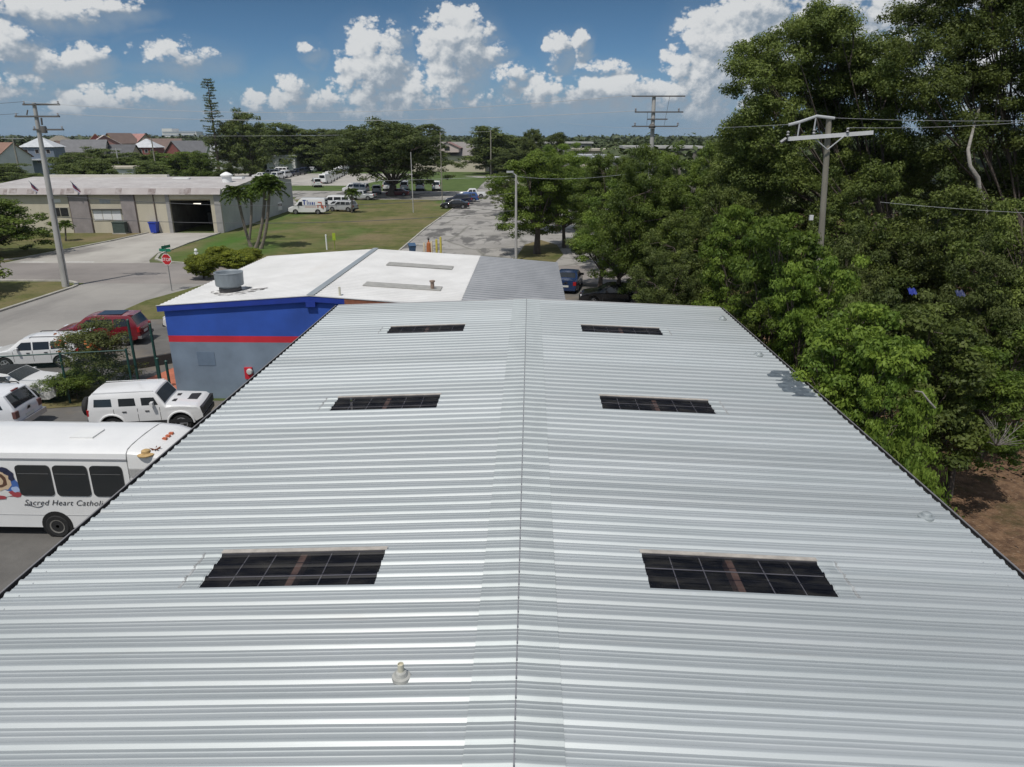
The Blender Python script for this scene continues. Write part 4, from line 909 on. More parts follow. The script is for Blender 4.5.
vehicle('white_pickup', 'white pickup at the far end of the line on the worn lot', 'truck', 'pickup', place(473, 198)[:2] + (.04,), R(186), WHITE, detail=1)
vehicle('white_minivan', 'white minivan driving alone on the lane before the fleet yard', 'van', 'van', place(317, 187)[:2] + (.05,), R(112), WHITE, detail=1)
t = thing('utility_trailer', 'white flatbed utility cart with dark crates beside the warehouse corner', 'cart', tuple(P(271, 214).xy) + (.04,), R(176))
MB().box(-1.6, 1.2, -.8, .8, .55, .75).build('bed', WHITE, t); MB().box(-1.6, -.5, -.75, .75, .76, 1.75).build('cab', WHITE, t); MB().box(-1.62, -.7, -.7, .7, 1.2, 1.6).build('cab_window', carglass, t)
MB().box(0.0, 1.1, -.7, .7, .76, 1.4).build('crate', trim_m, t)
for x in (-1.0, .8):
    for sd in (-1, 1): MB().tube([(x, sd * .6, .3), (x, sd * .82, .3)], .3, 14).build('wheel', tyre_m, t)
# fleet yard: rows of parked white vehicles, darker ones at the near end
fl0 = None; rr = random.Random(12)
fleet_pts = []
for r_, (pxa, pya, pxb, pyb, n) in enumerate(((270, 181, 312, 172.6, 7), (326, 183.5, 346, 172.8, 9), (262, 179, 288, 171.5, 4))):
    for i in range(n):
        u = i / max(1, n - 1); a, b_ = P(pxa, pya), P(pxb, pyb); q = a.lerp(b_, u); fleet_pts.append((q.x, q.y, r_, i))
protos = {}
for x, y, r_, i in fleet_pts:
    kind = 'cargovan' if r_ == 1 else ('van' if i % 3 else 'pickup'); dark = (r_ == 0 and i in (3, 4, 5))
    key = (kind, dark)
    lab = ('dark parked van in the fleet rows beyond the grass' if kind != 'pickup' else 'dark parked pickup in the fleet rows beyond the grass') if dark else {'cargovan': 'white high van in the right-hand fleet row, hood to tail', 'van': 'white windowed van in the left fleet rows beyond the grass', 'pickup': 'white pickup in the left fleet rows beyond the grass'}[kind]
    if key not in protos:
        o, _ = vehicle('fleet_vehicle', lab, 'van' if kind != 'pickup' else 'truck', kind, (x, y, .05), R(86), NAVY if dark else WHITE, 'vehicles parked in the fleet yard', detail=0); protos[key] = o
    else:
        o = copy_tree(protos[key])
    o.location = (x, y, .05); o.rotation_euler = (0, 0, R(86 + rr.uniform(-3, 3) + (90 if r_ == 2 else 0)))

# ------------------------------------------------------------------ shuttle bus
bus = thing('shuttle_bus', 'white shuttle bus with dark side windows and cursive lettering beside the roof edge', 'bus', (0, 0, 0.012))
BY = 18.25; BYF = 20.62; BR, BF = -17.75, -11.55; HZ = 2.86
def bus_shell(x0, x1, prof_z, name, m, sections):
    vs = []; fs = []; k = None
    for x, hw_, zt, zl in sections:
        yc = (BY + BYF) / 2
        pf = [(-hw_, zl), (-hw_ * 1.0, zl + .3), (-hw_, 1.6), (-hw_ * .985, zt - .30), (-hw_ * .96, zt - .14), (-hw_ * .88, zt - .05), (-hw_ * .7, zt - .01), (-hw_ * .35, zt + .015), (0, zt + .02)]
        full = pf + [(-y, z) for y, z in reversed(pf[:-1])]
        k = len(full); vs += [(x, yc + y, z) for y, z in full]
    for i in range(len(sections) - 1):
        for j in range(k - 1): fs.append((i * k + j, (i + 1) * k + j, (i + 1) * k + j + 1, i * k + j + 1))
    fs.append(tuple(range(k - 1, -1, -1))); fs.append(tuple(range((len(sections) - 1) * k, len(sections) * k)))
    return MB().add(vs, fs).build(name, m, bus, smooth=35)
HWB = (BYF - BY) / 2
bus_shell(0, 0, 0, 'body', BUSW, [(BR, HWB * .97, HZ - .06, .34), (BR + .08, HWB, HZ, .32)] + [(x, HWB, HZ, .32) for x in (-16, -14.9, -14.88, -13.2, -13.18)] + [(BF, HWB, HZ, .32)])
bus_shell(0, 0, 0, 'front_cap', BUSW, [(BF + .02, HWB * .995, HZ - .004, 1.98), (-11.0, HWB * .985, HZ - .05, 1.98), (-10.5, HWB * .95, HZ - .20, 2.0), (-10.22, HWB * .88, HZ - .42, 2.05)])
cab = MB(); vs = []
for x, w, zt in ((BF + .02, 1.0, 1.95), (-10.6, .98, 1.95), (-10.05, .96, 1.40), (-9.3, .93, 1.28), (-8.85, .86, 1.05)): vs += [(x, (BY + BYF) / 2 + s * w, z) for s, z in ((-1, .5), (-1, zt), (1, zt), (1, .5))]
fs = [(i * 4 + j, i * 4 + 4 + j, i * 4 + 5 + j, i * 4 + 1 + j) for i in range(4) for j in range(3)] + [(3, 2, 1, 0), (16, 17, 18, 19)]
cab.add(vs, fs).build('cab', BUSW, bus)
MB().add([(-10.58, (BY + BYF) / 2 - .88, 1.95), (-10.58, (BY + BYF) / 2 + .88, 1.95), (-10.06, (BY + BYF) / 2 + .86, 1.44), (-10.06, (BY + BYF) / 2 - .86, 1.44)], [(0, 3, 2, 1)]).build('windshield', carglass, bus)
MB().box(-11.45, -10.72, BY + .165, BY + .18, 1.35, 1.9).build('cab_window', carglass, bus)
MB().box(BR + .02, BF + .02, BY - .014, BY + .06, HZ - .315, HZ - .285).build('drip_rail', mat('rail_grey', (.30, .30, .31), .5), bus)
MB().tube([(BF + .01, BY + .00, HZ - .30), (BF + .01, BY + .05, HZ - .13), (BF + .01, BY + .16, HZ - .035), (BF + .01, BY + .45, HZ + .004), (BF + .01, (BY + BYF) / 2, HZ + .028), (BF + .01, BYF - .45, HZ + .004), (BF + .01, BYF - .05, HZ - .13)], .014, 6).build('cap_joint', mat('joint_grey', (.38, .38, .38), .7), bus)
MB().box(BR, BF, BY - .008, BY + .02, .73, .745).build('skirt_seam', MATS['joint_grey'], bus)
def rrect(x0, x1, z0, z1, r, y, n=5):
    pts = []
    for cx, cz, a0 in ((x1 - r, z1 - r, 0), (x0 + r, z1 - r, 90), (x0 + r, z0 + r, 180), (x1 - r, z0 + r, 270)):
        for k in range(n + 1): a = R(a0 + 90 * k / n); pts.append((cx + r * math.cos(a), y, cz + r * math.sin(a)))
    return pts
def plate(x0, x1, z0, z1, r, y, t):
    a = rrect(x0, x1, z0, z1, r, y); b = rrect(x0, x1, z0, z1, r, y + t); n = len(a)
    return MB().add(a + b, [tuple(range(n))[::-1], tuple(range(n, 2 * n))] + [(i, (i + 1) % n, n + (i + 1) % n, n + i) for i in range(n)])
WN = [(-14.86, -13.84), (-13.76, -12.75), (-12.67, -11.72)]
for x0, x1 in WN:
    w = plate(x0, x1, 1.38, 2.36, .12, BY - .022, .03).build('side_window', carglass, bus)
    MB().box(x0 + .05, x1 - .05, BY - .030, BY - .024, 2.09, 2.105).build('slider_bar', mat('slider_grey', (.12, .12, .12), .5), w)
plate(-11.48, -11.12, 1.5, 1.93, .06, BY + .0, .03).build('side_window', carglass, bus)
MB().box(-11.46, -11.16, BY - .008, BY - .001, 1.6, 1.9).build('window_sticker', mat('sticker_maroon', (.14, .03, .03), .6, var=.5, scale=8), bus)
# roof hatch, marker lamps, wheel
yc = (BY + BYF) / 2
MB().box(-13.6, -12.9, yc - .42, yc + .22, HZ + .005, HZ + .06).build('roof_hatch', paint('hatch', (.70, .70, .68), .5), bus)
for k in (-1, 0, 1): MB().box(-10.92 + .0, -10.80, yc + k * .20 - .05, yc + k * .20 + .05, HZ - .10, HZ - .025).build('marker_lamp', amber_l, bus)
for x, y in ((-13.98, BY + .02), (-10.0, BY + .12)):
    ar = MB(); ar.tube([(x, y - .035, .40), (x, y + .10, .40)], .46, 28); ar.build('wheel_arch', under_m, bus)
    w = MB().lathe([(.22, -.13), (.33, -.14), (.37, -.1), (.37, .1), (.33, .14), (.22, .13)], 0, 0, 26).build('wheel', tyre_m, bus, 40); w.rotation_euler = (R(90), 0, 0); w.location = (x, y + .08, .37)
    rm = MB().lathe([(.20, .10), (.225, .142), (.19, .135), (.165, .05), (.10, .04), (.09, .12), (.05, .13), (.01, .13)], 0, 0, 22)
    for k in range(8): a = 2 * math.pi * k / 8; rm.lathe([(.018, .03), (.018, .07)], .135 * math.cos(a), .135 * math.sin(a), 6)
    rm.build('rim', mat('steel_wheel', (.30, .285, .26), .5, metal=.4, var=.3, scale=9), w, 35)
    w2 = copy_tree(w, bus); w2.location = (x, BYF - .1, .37); w2.rotation_euler = (R(-90), 0, 0)
MB().box(BR + .1, -9.2, BY + .25, BYF - .25, .32, .9).build('underbody', under_m, bus)
# cursive lettering (font mesh, sheared) and the round picture on the side
fc = bpy.data.curves.new('lettering', 'FONT'); fc.body = 'Sacred Heart Catholic'; fc.size = .255; fc.shear = .4; fc.extrude = .003; fc.space_character = 1.06; fc.offset = -.003
fo = bpy.data.objects.new('lettering', fc); C.objects.link(fo)
dg = bpy.context.evaluated_depsgraph_get(); me = bpy.data.meshes.new_from_object(fo.evaluated_get(dg)); bpy.data.objects.remove(fo)
lt = link('lettering', me, mat('letter_black', (.03, .03, .035), .5), bus); lt.rotation_euler = (R(90), 0, 0); lt.location = (-14.84, BY - .012, 1.07); lt.scale = (1.0, 1.0, 1)
sw = MB(); sw.tube([(-14.84 + .02 * k, BY - .012, 1.03 + .03 * math.sin(k * .25) + (.03 if k < 4 else 0)) for k in range(28)], .008, 5); sw.build('flourish', MATS['letter_black'], bus)
pic = MB(); rr = random.Random(21)
cols = [(.02, .025, .06), (.05, .12, .35), (.55, .42, .28), (.33, .05, .06), (.62, .62, .6), (.10, .05, .03), (.35, .45, .65)]
cms = [mat('side_picture_%s' % n_, c, .5) for n_, c in zip(('ink', 'blue', 'tan', 'red', 'pale', 'brown', 'sky'), cols)]
def blob(x, z, rx, rz_, mi, dy):
    n = 14; pic.add([(x + rx * math.cos(2 * math.pi * k / n) * rr.uniform(.8, 1.15), BY - .006 - dy, z + rz_ * math.sin(2 * math.pi * k / n) * rr.uniform(.8, 1.15)) for k in range(n)], [tuple(range(n))], mi)
blob(-15.33, 1.95, .42, .36, 0, .001); blob(-15.10, 1.72, .28, .22, 1, .003); blob(-15.38, 1.85, .32, .34, 2, .005); blob(-15.40, 1.84, .2, .24, 5, .007); blob(-15.40, 1.85, .11, .13, 2, .009)
blob(-15.06, 1.42, .26, .10, 3, .004); blob(-15.43, 1.42, .3, .10, 4, .006); blob(-14.98, 1.58, .14, .10, 6, .008); blob(-15.58, 1.3, .3, .07, 3, .010); blob(-15.23, 2.2, .13, .08, 0, .010); blob(-15.03, 1.95, .1, .1, 0, .011)
pic.build('side_picture', cms, bus)
t = thing('straw_hat', 'tan round straw-like lump with a brown tuft on the bus front cap', 'hat', (-11.02, BY + .17, HZ - .19), R(15))
MB().lathe([(.24, 0), (.245, .03), (.19, .05), (.13, .06), (.12, .13), (.06, .16), (.01, .165)], 0, 0, 18).build('hat_brim', mat('straw_tan', (.50, .34, .15), .8, var=.3, scale=12), t, 40)
tf = MB(); rr = random.Random(3)
for k in range(14): a = rr.uniform(0, 6.3); tf.tube([(.22, .16, .02), (.22 + .07 * math.cos(a), .16 + .07 * math.sin(a), .09), (.22 + .15 * math.cos(a), .16 + .15 * math.sin(a), rr.uniform(.06, .16))], [.03, .025, .008], 5)
tf.build('tuft', mat('tuft_brown', (.16, .06, .03), .9), t)
# ------------------------------------------------------------------ poles and wires
concp = mat('pole_concrete', (.44, .43, .41), .85, var=.25, scale=2, stretch=(1, 1, .3))
woodp = mat('pole_wood', (.27, .25, .205), .9, var=.3, scale=5, stretch=(1, 1, .1))
arm_m = mat('crossarm_grey', (.42, .43, .44), .7, var=.2, scale=3)
darkarm = mat('crossarm_dark', (.13, .125, .12), .8, var=.3, scale=3)
ins_m = mat('insulator_grey', (.20, .20, .21), .4)
wire_p = mat('power_line_grey', (.10, .10, .105), .6); wire_l = mat('power_line_bright', (.45, .46, .47), .5)
def insulators(mb, pts):
    for p in pts: mb.lathe([(.03, p[2]), (.07, p[2] + .05), (.03, p[2] + .1), (.07, p[2] + .15), (.025, p[2] + .2)], p[0], p[1], 8)
# leaning three-arm pole at the junction
lp_base = P(66, 287)
pl = thing('utility_pole', 'tall pale leaning utility pole with three crossarms at the street junction', 'pole', (lp_base.x, lp_base.y, 0))
top = AY(34, 103, lp_base.y) - lp_base
def onp(t): return top * t
MB().tube([(0, 0, 0), onp(.5), onp(1)], [.27, .21, .13], 14).build('shaft', concp, pl, 40)
for t_, wa, wb, m in ((.992, -.75, 2.0, darkarm), (.932, -1.5, 1.85, darkarm), (.865, -.3, 2.0, darkarm)):
    c = onp(t_); a = MB().box(c.x + wa, c.x + wb, c.y - .22, c.y - .09, c.z - .06, c.z + .06); a.build('crossarm', m, pl)
    i_ = MB(); insulators(i_, [(c.x + wa + .1, c.y - .15, c.z + .05), (c.x + wb - .1, c.y - .15, c.z + .05)]); i_.build('insulator', ins_m, pl)
c = onp(.865); MB().lathe([(.2, c.z - .25), (.22, c.z + .1), (.18, c.z + .25)], c.x + .5, c.y - .15, 12).build('switch', darkarm, pl, 40)
c = onp(.932); MB().tube([(c.x - .6, c.y - .15, c.z + .1), (c.x - .45, c.y - .15, c.z + .45)], .05, 6).tube([(c.x + .45, c.y - .15, c.z - .1), (c.x + .4, c.y - .15, c.z - .6)], .07, 6).build('fuse', darkarm, pl)
MB().tube([onp(.02) + Vector((.25, -.12, 0)), onp(.5) + Vector((.2, -.12, 0))], .03, 6).build('riser', darkarm, pl)
LPT = lambda t_, dx: lp_base + onp(t_) + Vector((dx, -.15, .2))
# wooden pole with one wide arm in front of the oaks
rp = AY(821.5, 225, 30.0); rp.x += .60; rp.z = 0; rt = AY(829, 119, 30.0)
pr_ = thing('utility_pole', 'wooden utility pole with one wide pale crossarm in front of the big oak', 'pole', (rp.x, rp.y, 0))
MB().tube([(0, 0, 0), (rt.x - rp.x, 0, rt.z)], [.15, .105], 14).build('shaft', woodp, pr_, 40)
az_ = rt.z - .62; cx = rt.x - rp.x + .02
M = Matrix.Translation((cx + .05, -.17, az_)) @ Matrix.Rotation(R(-4.0), 4, 'Y') @ Matrix.Rotation(R(6), 4, 'Z')
MB().box(-1.68, 1.72, -.06, .06, -.075, .075, M=M).build('crossarm', mat('crossarm_white', (.62, .62, .62), .6, var=.12, scale=3), pr_)
MB().tube([(cx - .55, -.2, az_ - .10), (cx, -.2, az_ - .52), (cx + .60, -.2, az_ + .0)], .028, 6).build('brace', arm_m, pr_)
b_ = MB(); b_.tube([(cx - 1.60, -.1, az_ + .40), (cx - 1.2, -.1, az_ + .50), (cx - .55, -.1, az_ + .72), (cx + .15, -.1, az_ + .64)], .06, 7)
b_.tube([(cx - 1.2, -.12, az_ - .05), (cx - 1.18, -.12, az_ + .5)], .03, 6).tube([(cx - .6, -.12, az_ - .02), (cx - .58, -.12, az_ + .65)], .03, 6)
b_.build('wire_guard', arm_m, pr_, 50)
i_ = MB(); insulators(i_, [(cx - 1.6, -.17, az_ - .02), (cx - .6, -.17, az_ + .05), (cx + .7, -.17, az_ + .1)]); i_.tube([(cx - 1.65, -.17, az_ - .1), (cx - 1.85, -.17, az_ - .25)], .07, 6); i_.build('insulator', ins_m, pr_)
MB().box(cx - .32, cx - .18, -.2, -.1, az_ - 3.25, az_ - 3.05).build('bracket', mat('bracket_white', (.6, .6, .6), .6), pr_)
# far three-arm pole over the hedge trees
fp = AY(655, 140, 50.0); fp.z = 0; ft = AY(654, 96, 50.0)
pf = thing('utility_pole', 'distant pale utility pole with stacked crossarms above the hedge trees', 'pole', (fp.x, fp.y, 0))
MB().tube([(0, 0, 0), (ft.x - fp.x, 0, ft.z)], [.24, .12], 12).build('shaft', concp, pf, 40)
for dz, wa, wb, m in ((-.02, -1.7, 1.75, darkarm), (-.98, -1.45, 1.7, darkarm), (-1.86, -1.6, 1.4, darkarm), (-1.42, -.6, .7, darkarm)):
    MB().box(wa, wb, -.2, -.1, ft.z + dz - .04, ft.z + dz + .04).build('crossarm', m, pf)
MB().lathe([(.2, ft.z - 1.98), (.24, ft.z - 1.85), (.12, ft.z - 1.7)], -.28, -.2, 10).build('switch', darkarm, pf)
MB().tube([(.75, -.15, ft.z - .05), (.5, -.15, ft.z - 1.9)], .012, 5).tube([(-.62, -.15, ft.z - 1.0), (-.62, -.15, ft.z - 1.8)], .012, 5).build('jumper_wire', wire_p, pf)
i_ = MB(); insulators(i_, [(x, -.15, ft.z + d) for x in (-1.4, 1.4) for d in (-.94, -1.82)]); i_.build('insulator', ins_m, pf)
def simple_pole(px, pyb, pyt, Y, r_, label, m=woodp, lamp=None, arms=()):
    b_ = AY(px, pyb, Y); t_ = AY(px, pyt, Y)
    o = thing('light_pole' if lamp else 'utility_pole', label, 'pole', (b_.x, Y, 0))
    MB().tube([(0, 0, 0), (0, 0, t_.z)], [r_, r_ * .7], 10).build('shaft', m, o, 40)
    if lamp: MB().tube([(0, 0, t_.z - .05), (lamp * .5, 0, t_.z + .25), (lamp, 0, t_.z + .28)], .05, 6).box(lamp - .1, lamp + .55, -.14, .14, t_.z + .2, t_.z + .36).build('lamp_arm', arm_m, o)
    for dz, w in arms: MB().box(-w, w, -.12, -.04, t_.z + dz - .06, t_.z + dz + .06).build('crossarm', arm_m, o)
    return Vector((b_.x, Y, t_.z))
sp = simple_pole(516, 256, 175, 69.0, .14, 'slim pale light pole beside the street tree island', concp, lamp=-.8)
simple_pole(413.5, 215, 152, 116, .085, 'thin light pole on the lawn left of the row of white vans', concp)
simple_pole(442.5, 208, 132, 124, .09, 'thin dark pole at the lawn edge right of the row of white vans', woodp)
lp4 = simple_pole(491, 171, 130, 225, .22, 'wooden pole at the far bend of the worn lot', woodp)
simple_pole(157, 175, 138, 190, .2, 'grey pole standing behind the warehouse roof, left of the tall pine', woodp)
simple_pole(120, 172, 148, 200, .2, 'pale pole with a short crossarm behind the warehouse roof', concp, arms=((-.3, 1.6),))
simple_pole(15, 150, 138, 200, .25, 'pole with wide pale crossarm before the orange roof at the left edge', woodp, arms=((-.1, 3.2),))
def wire(a, b_, sag, label, r_=.012, m=None, n=28):
    a, b_ = Vector(a), Vector(b_); pts = []
    for i in range(n + 1):
        u = i / n; p = a.lerp(b_, u); p.z -= sag * 4 * u * (1 - u); pts.append(p)
    o = MB().tube(pts, r_, 5).build('power_line', m or wire_p, None, 60); tag(o, label, 'wire', 'overhead wires')
FP = Vector((fp.x, fp.y - .15, ft.z))
wire(LPT(.992, -.65), FP + Vector((-1.6, 0, .05)), .9, 'topmost pale wire from the leaning pole to the distant pole', .015, wire_l)
wire(LPT(.932, 1.6), FP + Vector((-1.3, 0, -.9)), .55, 'second pale wire from the leaning pole to the distant pole', .015, wire_l)
wire(AY(200, 136.0, 205), lp4 + Vector((0, -.2, -.4)), .35, 'pale wire from the tall pine to the pole at the lot bend', .026, wire_l)
wire(lp_base + onp(.52), sp + Vector((0, 0, -1.6)), 1.0, 'upper dark cable crossing the warehouse front to the slim light pole', .022)
wire(lp_base + onp(.40), sp + Vector((0, 0, -3.2)), .8, 'lower dark cable crossing the warehouse front to the slim light pole', .022)
wire(sp + Vector((0, 0, -.1)), AY(640, 172, 52), .35, 'pale drop wire from the slim light pole into the hedge trees', .010, wire_l)
wire(AY(150, 182, 95), sp + Vector((-.1, 0, -.1)), .3, 'pale wire from over the warehouse roof to the top of the slim light pole', .010, wire_l)
wire((rp.x + cx - 1.6, 29.85, az_ + .42), AY(560, 122, 60), .3, 'thin wire from the guarded arm towards the distant pole', .006, wire_l)
wire((rp.x + cx + .1, 29.85, az_ + .66), AY(1120, 118, 33), .12, 'upper thin wire running right from the wooden pole past the oak', .006, wire_l)
wire((rp.x + cx + .7, 29.85, az_ + .3), AY(1120, 112, 33), .2, 'lower thin wire running right from the wooden pole past the oak', .006, wire_l)
wire(AY(880, 202, 26), AY(1120, 216, 25), .08, 'low pale cable across the trees at the right edge', .005, wire_l)
wire(LPT(.992, -.65), LPT(.992, -.65) + Vector((-30, -2, -.3)), .5, 'topmost wire running left out of view from the leaning pole', .014)
wire(LPT(.932, -1.2), LPT(.932, -1.2) + Vector((-30, -2, -.2)), .4, 'second wire running left out of view from the leaning pole', .014)

# ------------------------------------------------------------------ signs, hydrant, posts
b_ = P(172, 291); s = thing('stop_sign', 'red octagonal STOP sign with green street blades at the verge', 'sign', (b_.x, b_.y, 0.02), R(-12))
MB().tube([(0, 0, 0), (0.0, 0, 3.55)], .035, 8).build('post', mat('sign_post', (.25, .25, .25), .6, metal=.4), s)
redm = mat('sign_red', (.45, .015, .02), .45); whm = mat('sign_white', (.75, .75, .75), .5); grm = mat('sign_green', (.01, .19, .11), .45)
def octo(r_, y, t_): a = [(r_ * math.cos(R(22.5 + 45 * k)), y, 2.45 + r_ * math.sin(R(22.5 + 45 * k))) for k in range(8)]; return MB().add(a + [(x, y + t_, z) for x, y, z in a], [tuple(range(8)), tuple(range(15, 7, -1))] + [(i, 8 + i, 8 + (i + 1) % 8, (i + 1) % 8) for i in range(8)])
octo(.46, -.06, .01).build('sign_border', whm, s); sf = octo(.42, -.068, .006).build('sign_face', redm, s)
fc = bpy.data.curves.new('lettering', 'FONT'); fc.body = 'STOP'; fc.size = .34; fc.align_x = 'CENTER'; fc.extrude = .002
fo = bpy.data.objects.new('lettering', fc); C.objects.link(fo); dg = bpy.context.evaluated_depsgraph_get(); me = bpy.data.meshes.new_from_object(fo.evaluated_get(dg)); bpy.data.objects.remove(fo)
lt = link('lettering', me, whm, sf); lt.rotation_euler = (R(90), 0, 0); lt.location = (0, -.073, 2.33)
MB().box(-.55, .45, -.03, -.015, 3.05, 3.27).build('street_blade', grm, s)
MB().box(.06, .075, -.5, .5, 3.3, 3.52).build('street_blade', grm, s)
b_ = P(197, 259); h = thing('fire_hydrant', 'small white hydrant-like post at the grass corner beyond the stop sign', 'hydrant', (b_.x, b_.y, .03))
MB().lathe([(.16, 0), (.16, .08), (.11, .1), (.11, .75), (.16, .78), (.14, .92), (.05, 1.0)], 0, 0, 14).build('barrel', mat('hydrant_white', (.7, .7, .68), .5), h, 40)
MB().box(-.2, .2, -.06, .06, .5, .62).build('outlet', MATS['hydrant_white'], h)
b_ = P(327, 250); o = thing('marker_post', 'white plastic marker post standing in the field', 'post', (b_.x, b_.y, .03))
MB().tube([(0, 0, 0), (0, 0, 1.5)], .08, 8).build('post', whm, o); MB().lathe([(.085, 1.5), (.10, 1.52), (.06, 1.6)], 0, 0, 8).build('cap', whm, o)
b_ = P(335, 250); o = thing('marker_post', 'yellow-green marker post right beside the white one in the field', 'post', (b_.x, b_.y, .03))
MB().tube([(0, 0, 0), (0, 0, 1.2)], .05, 8).build('post', mat('post_olive', (.20, .26, .04), .6), o); MB().box(-.16, .16, -.04, .04, 1.0, 1.75).build('marker_plate', mat('marker_yellow_green', (.32, .42, .03), .5), o)
# bollards and barrier by the lot entrance
ym = mat('bollard_yellow', (.52, .44, .08), .6, var=.25, scale=6); om = mat('barrier_orange', (.42, .13, .04), .6, var=.3, scale=5)
for px, lab, m, hh in ((424.5, 'pale cream bollard left of the orange barrel', mat('bollard_cream', (.55, .47, .33), .6), 1.15), (436.8, 'yellow bollard second from the right by the lot entrance', ym, 1.5), (441, 'rightmost yellow bollard by the lot entrance', ym, 1.75), (431.8, 'cream bollard just right of the orange barrel', MATS['bollard_cream'], 1.3)):
    b_ = P(px, 254); o = thing('bollard', lab, 'bollard', (b_.x, b_.y, .02), 0, 'bollards at the lot entrance')
    MB().lathe([(.11, 0), (.11, hh - .1), (.08, hh - .02), (.02, hh)], 0, 0, 12).build('post', m, o, 40); MB().lathe([(.16, 0), (.16, .05), (.115, .06)], 0, 0, 12).build('base', kerb_m, o)
b_ = P(429, 254); o = thing('traffic_barrel', 'orange traffic barrel with dark top among the bollards', 'barrel', (b_.x, b_.y, .02))
MB().lathe([(.32, 0), (.32, .1), (.26, .12), (.23, .8), (.20, 1.1), (.08, 1.2), (.06, 1.5)], 0, 0, 16).build('drum', om, o, 40); MB().lathe([(.09, 1.42), (.12, 1.52), (.04, 1.65)], 0, 0, 10).build('light', trim_m, o)
b_ = P(412.5, 254); o = thing('wheeled_bin', 'dark blue wheeled bin left of the bollards', 'bin', (b_.x, b_.y, .02), R(20)); o.scale = (.8, .8, .8)
MB().add([(-.3, -.35, .05), (.3, -.35, .05), (.3, .35, .05), (-.3, .35, .05), (-.42, -.45, 1.05), (.42, -.45, 1.05), (.42, .45, 1.05), (-.42, .45, 1.05)], [(3, 2, 1, 0), (0, 1, 5, 4), (1, 2, 6, 5), (2, 3, 7, 6), (3, 0, 4, 7), (4, 5, 6, 7)]).build('bin_body', mat('bin_blue', (.04, .09, .17), .6, var=.2, scale=4), o)
MB().add([(-.46, -.5, 1.06), (.46, -.5, 1.06), (.46, .5, 1.35), (-.46, .5, 1.35), (-.46, .5, 1.06), (.46, .5, 1.06)], [(0, 1, 2, 3), (3, 2, 5, 4), (0, 3, 4), (1, 5, 2)]).build('lid', MATS['bin_blue'], o)
# green wire fence of the yard
fg = mat('fence_green', (.012, .055, .045), .5); mesh_m = bpy.data.materials.new('wire_netting'); mesh_m.use_nodes = True
N, L = mesh_m.node_tree.nodes, mesh_m.node_tree.links
b = N['Principled BSDF']; b.inputs['Base Color'].default_value = (.02, .06, .05, 1)
tp = N.new('ShaderNodeBsdfTransparent'); ms = N.new('ShaderNodeMixShader'); ms.inputs[0].default_value = .13; L.new(tp.outputs[0], ms.inputs[1]); L.new(b.outputs[0], ms.inputs[2]); L.new(ms.outputs[0], N['Material Output'].inputs[0])
fa, fb = Vector((-28.5, 27.6, 0)), Vector((-18.0, 30.0, 0)); fd = fb - fa
fn = thing('wire_fence', 'dark green chain link fence between the yard and the row of parked cars', 'fence', tuple(fa), math.atan2(fd.y, fd.x)); FL = fd.length
FH = 2.35
MB().tube([(0, 0, FH), (FL, 0, FH)], .03, 6).build('rail', fg, fn)
for k in range(5):
    x = FL * k / 4; MB().tube([(x, 0, 0), (x, 0, FH + .06)], .05, 8).build('post', fg, fn)
MB().add([(0, .035, .05), (FL, .035, .05), (FL, .035, FH), (0, .035, FH)], [(0, 1, 2, 3)]).build('netting', mesh_m, fn)
for x, y, hh, lab in ((-17.95, 30.45, 3.6, 'tall dark green gate post at the end of the wire fence'), (-17.45, 31.3, 3.2, 'shorter dark green gate post behind the tall one'), (-16.75, 30.15, 1.9, 'low dark gate post nearest the grey building corner'), (-16.5, 30.4, 1.7, 'low dark gate post touching the grey building corner')):
    o = thing('gate_post', lab, 'post', (x, y, 0)); MB().tube([(0, 0, 0), (0, 0, hh)], .06, 8).build('post', fg, o); MB().lathe([(.065, hh), (.075, hh + .02), (.02, hh + .07)], 0, 0, 8).build('cap', fg, o)
w = MB().add([(-20.8, 34.0, 0), (-16.4, 37.3, 0), (-16.4, 37.55, 0), (-20.8, 34.25, 0), (-20.8, 34.0, .55), (-16.4, 37.3, .55), (-16.4, 37.55, .55), (-20.8, 34.25, .55)], [(0, 1, 5, 4), (1, 2, 6, 5), (2, 3, 7, 6), (3, 0, 4, 7), (4, 5, 6, 7)]).build('low_wall', mat('low_wall_dark', (.04, .038, .036), .9, var=.3, scale=3)); tag(w, 'low black kerb wall running to the blue building beside the orange paving', 'wall')

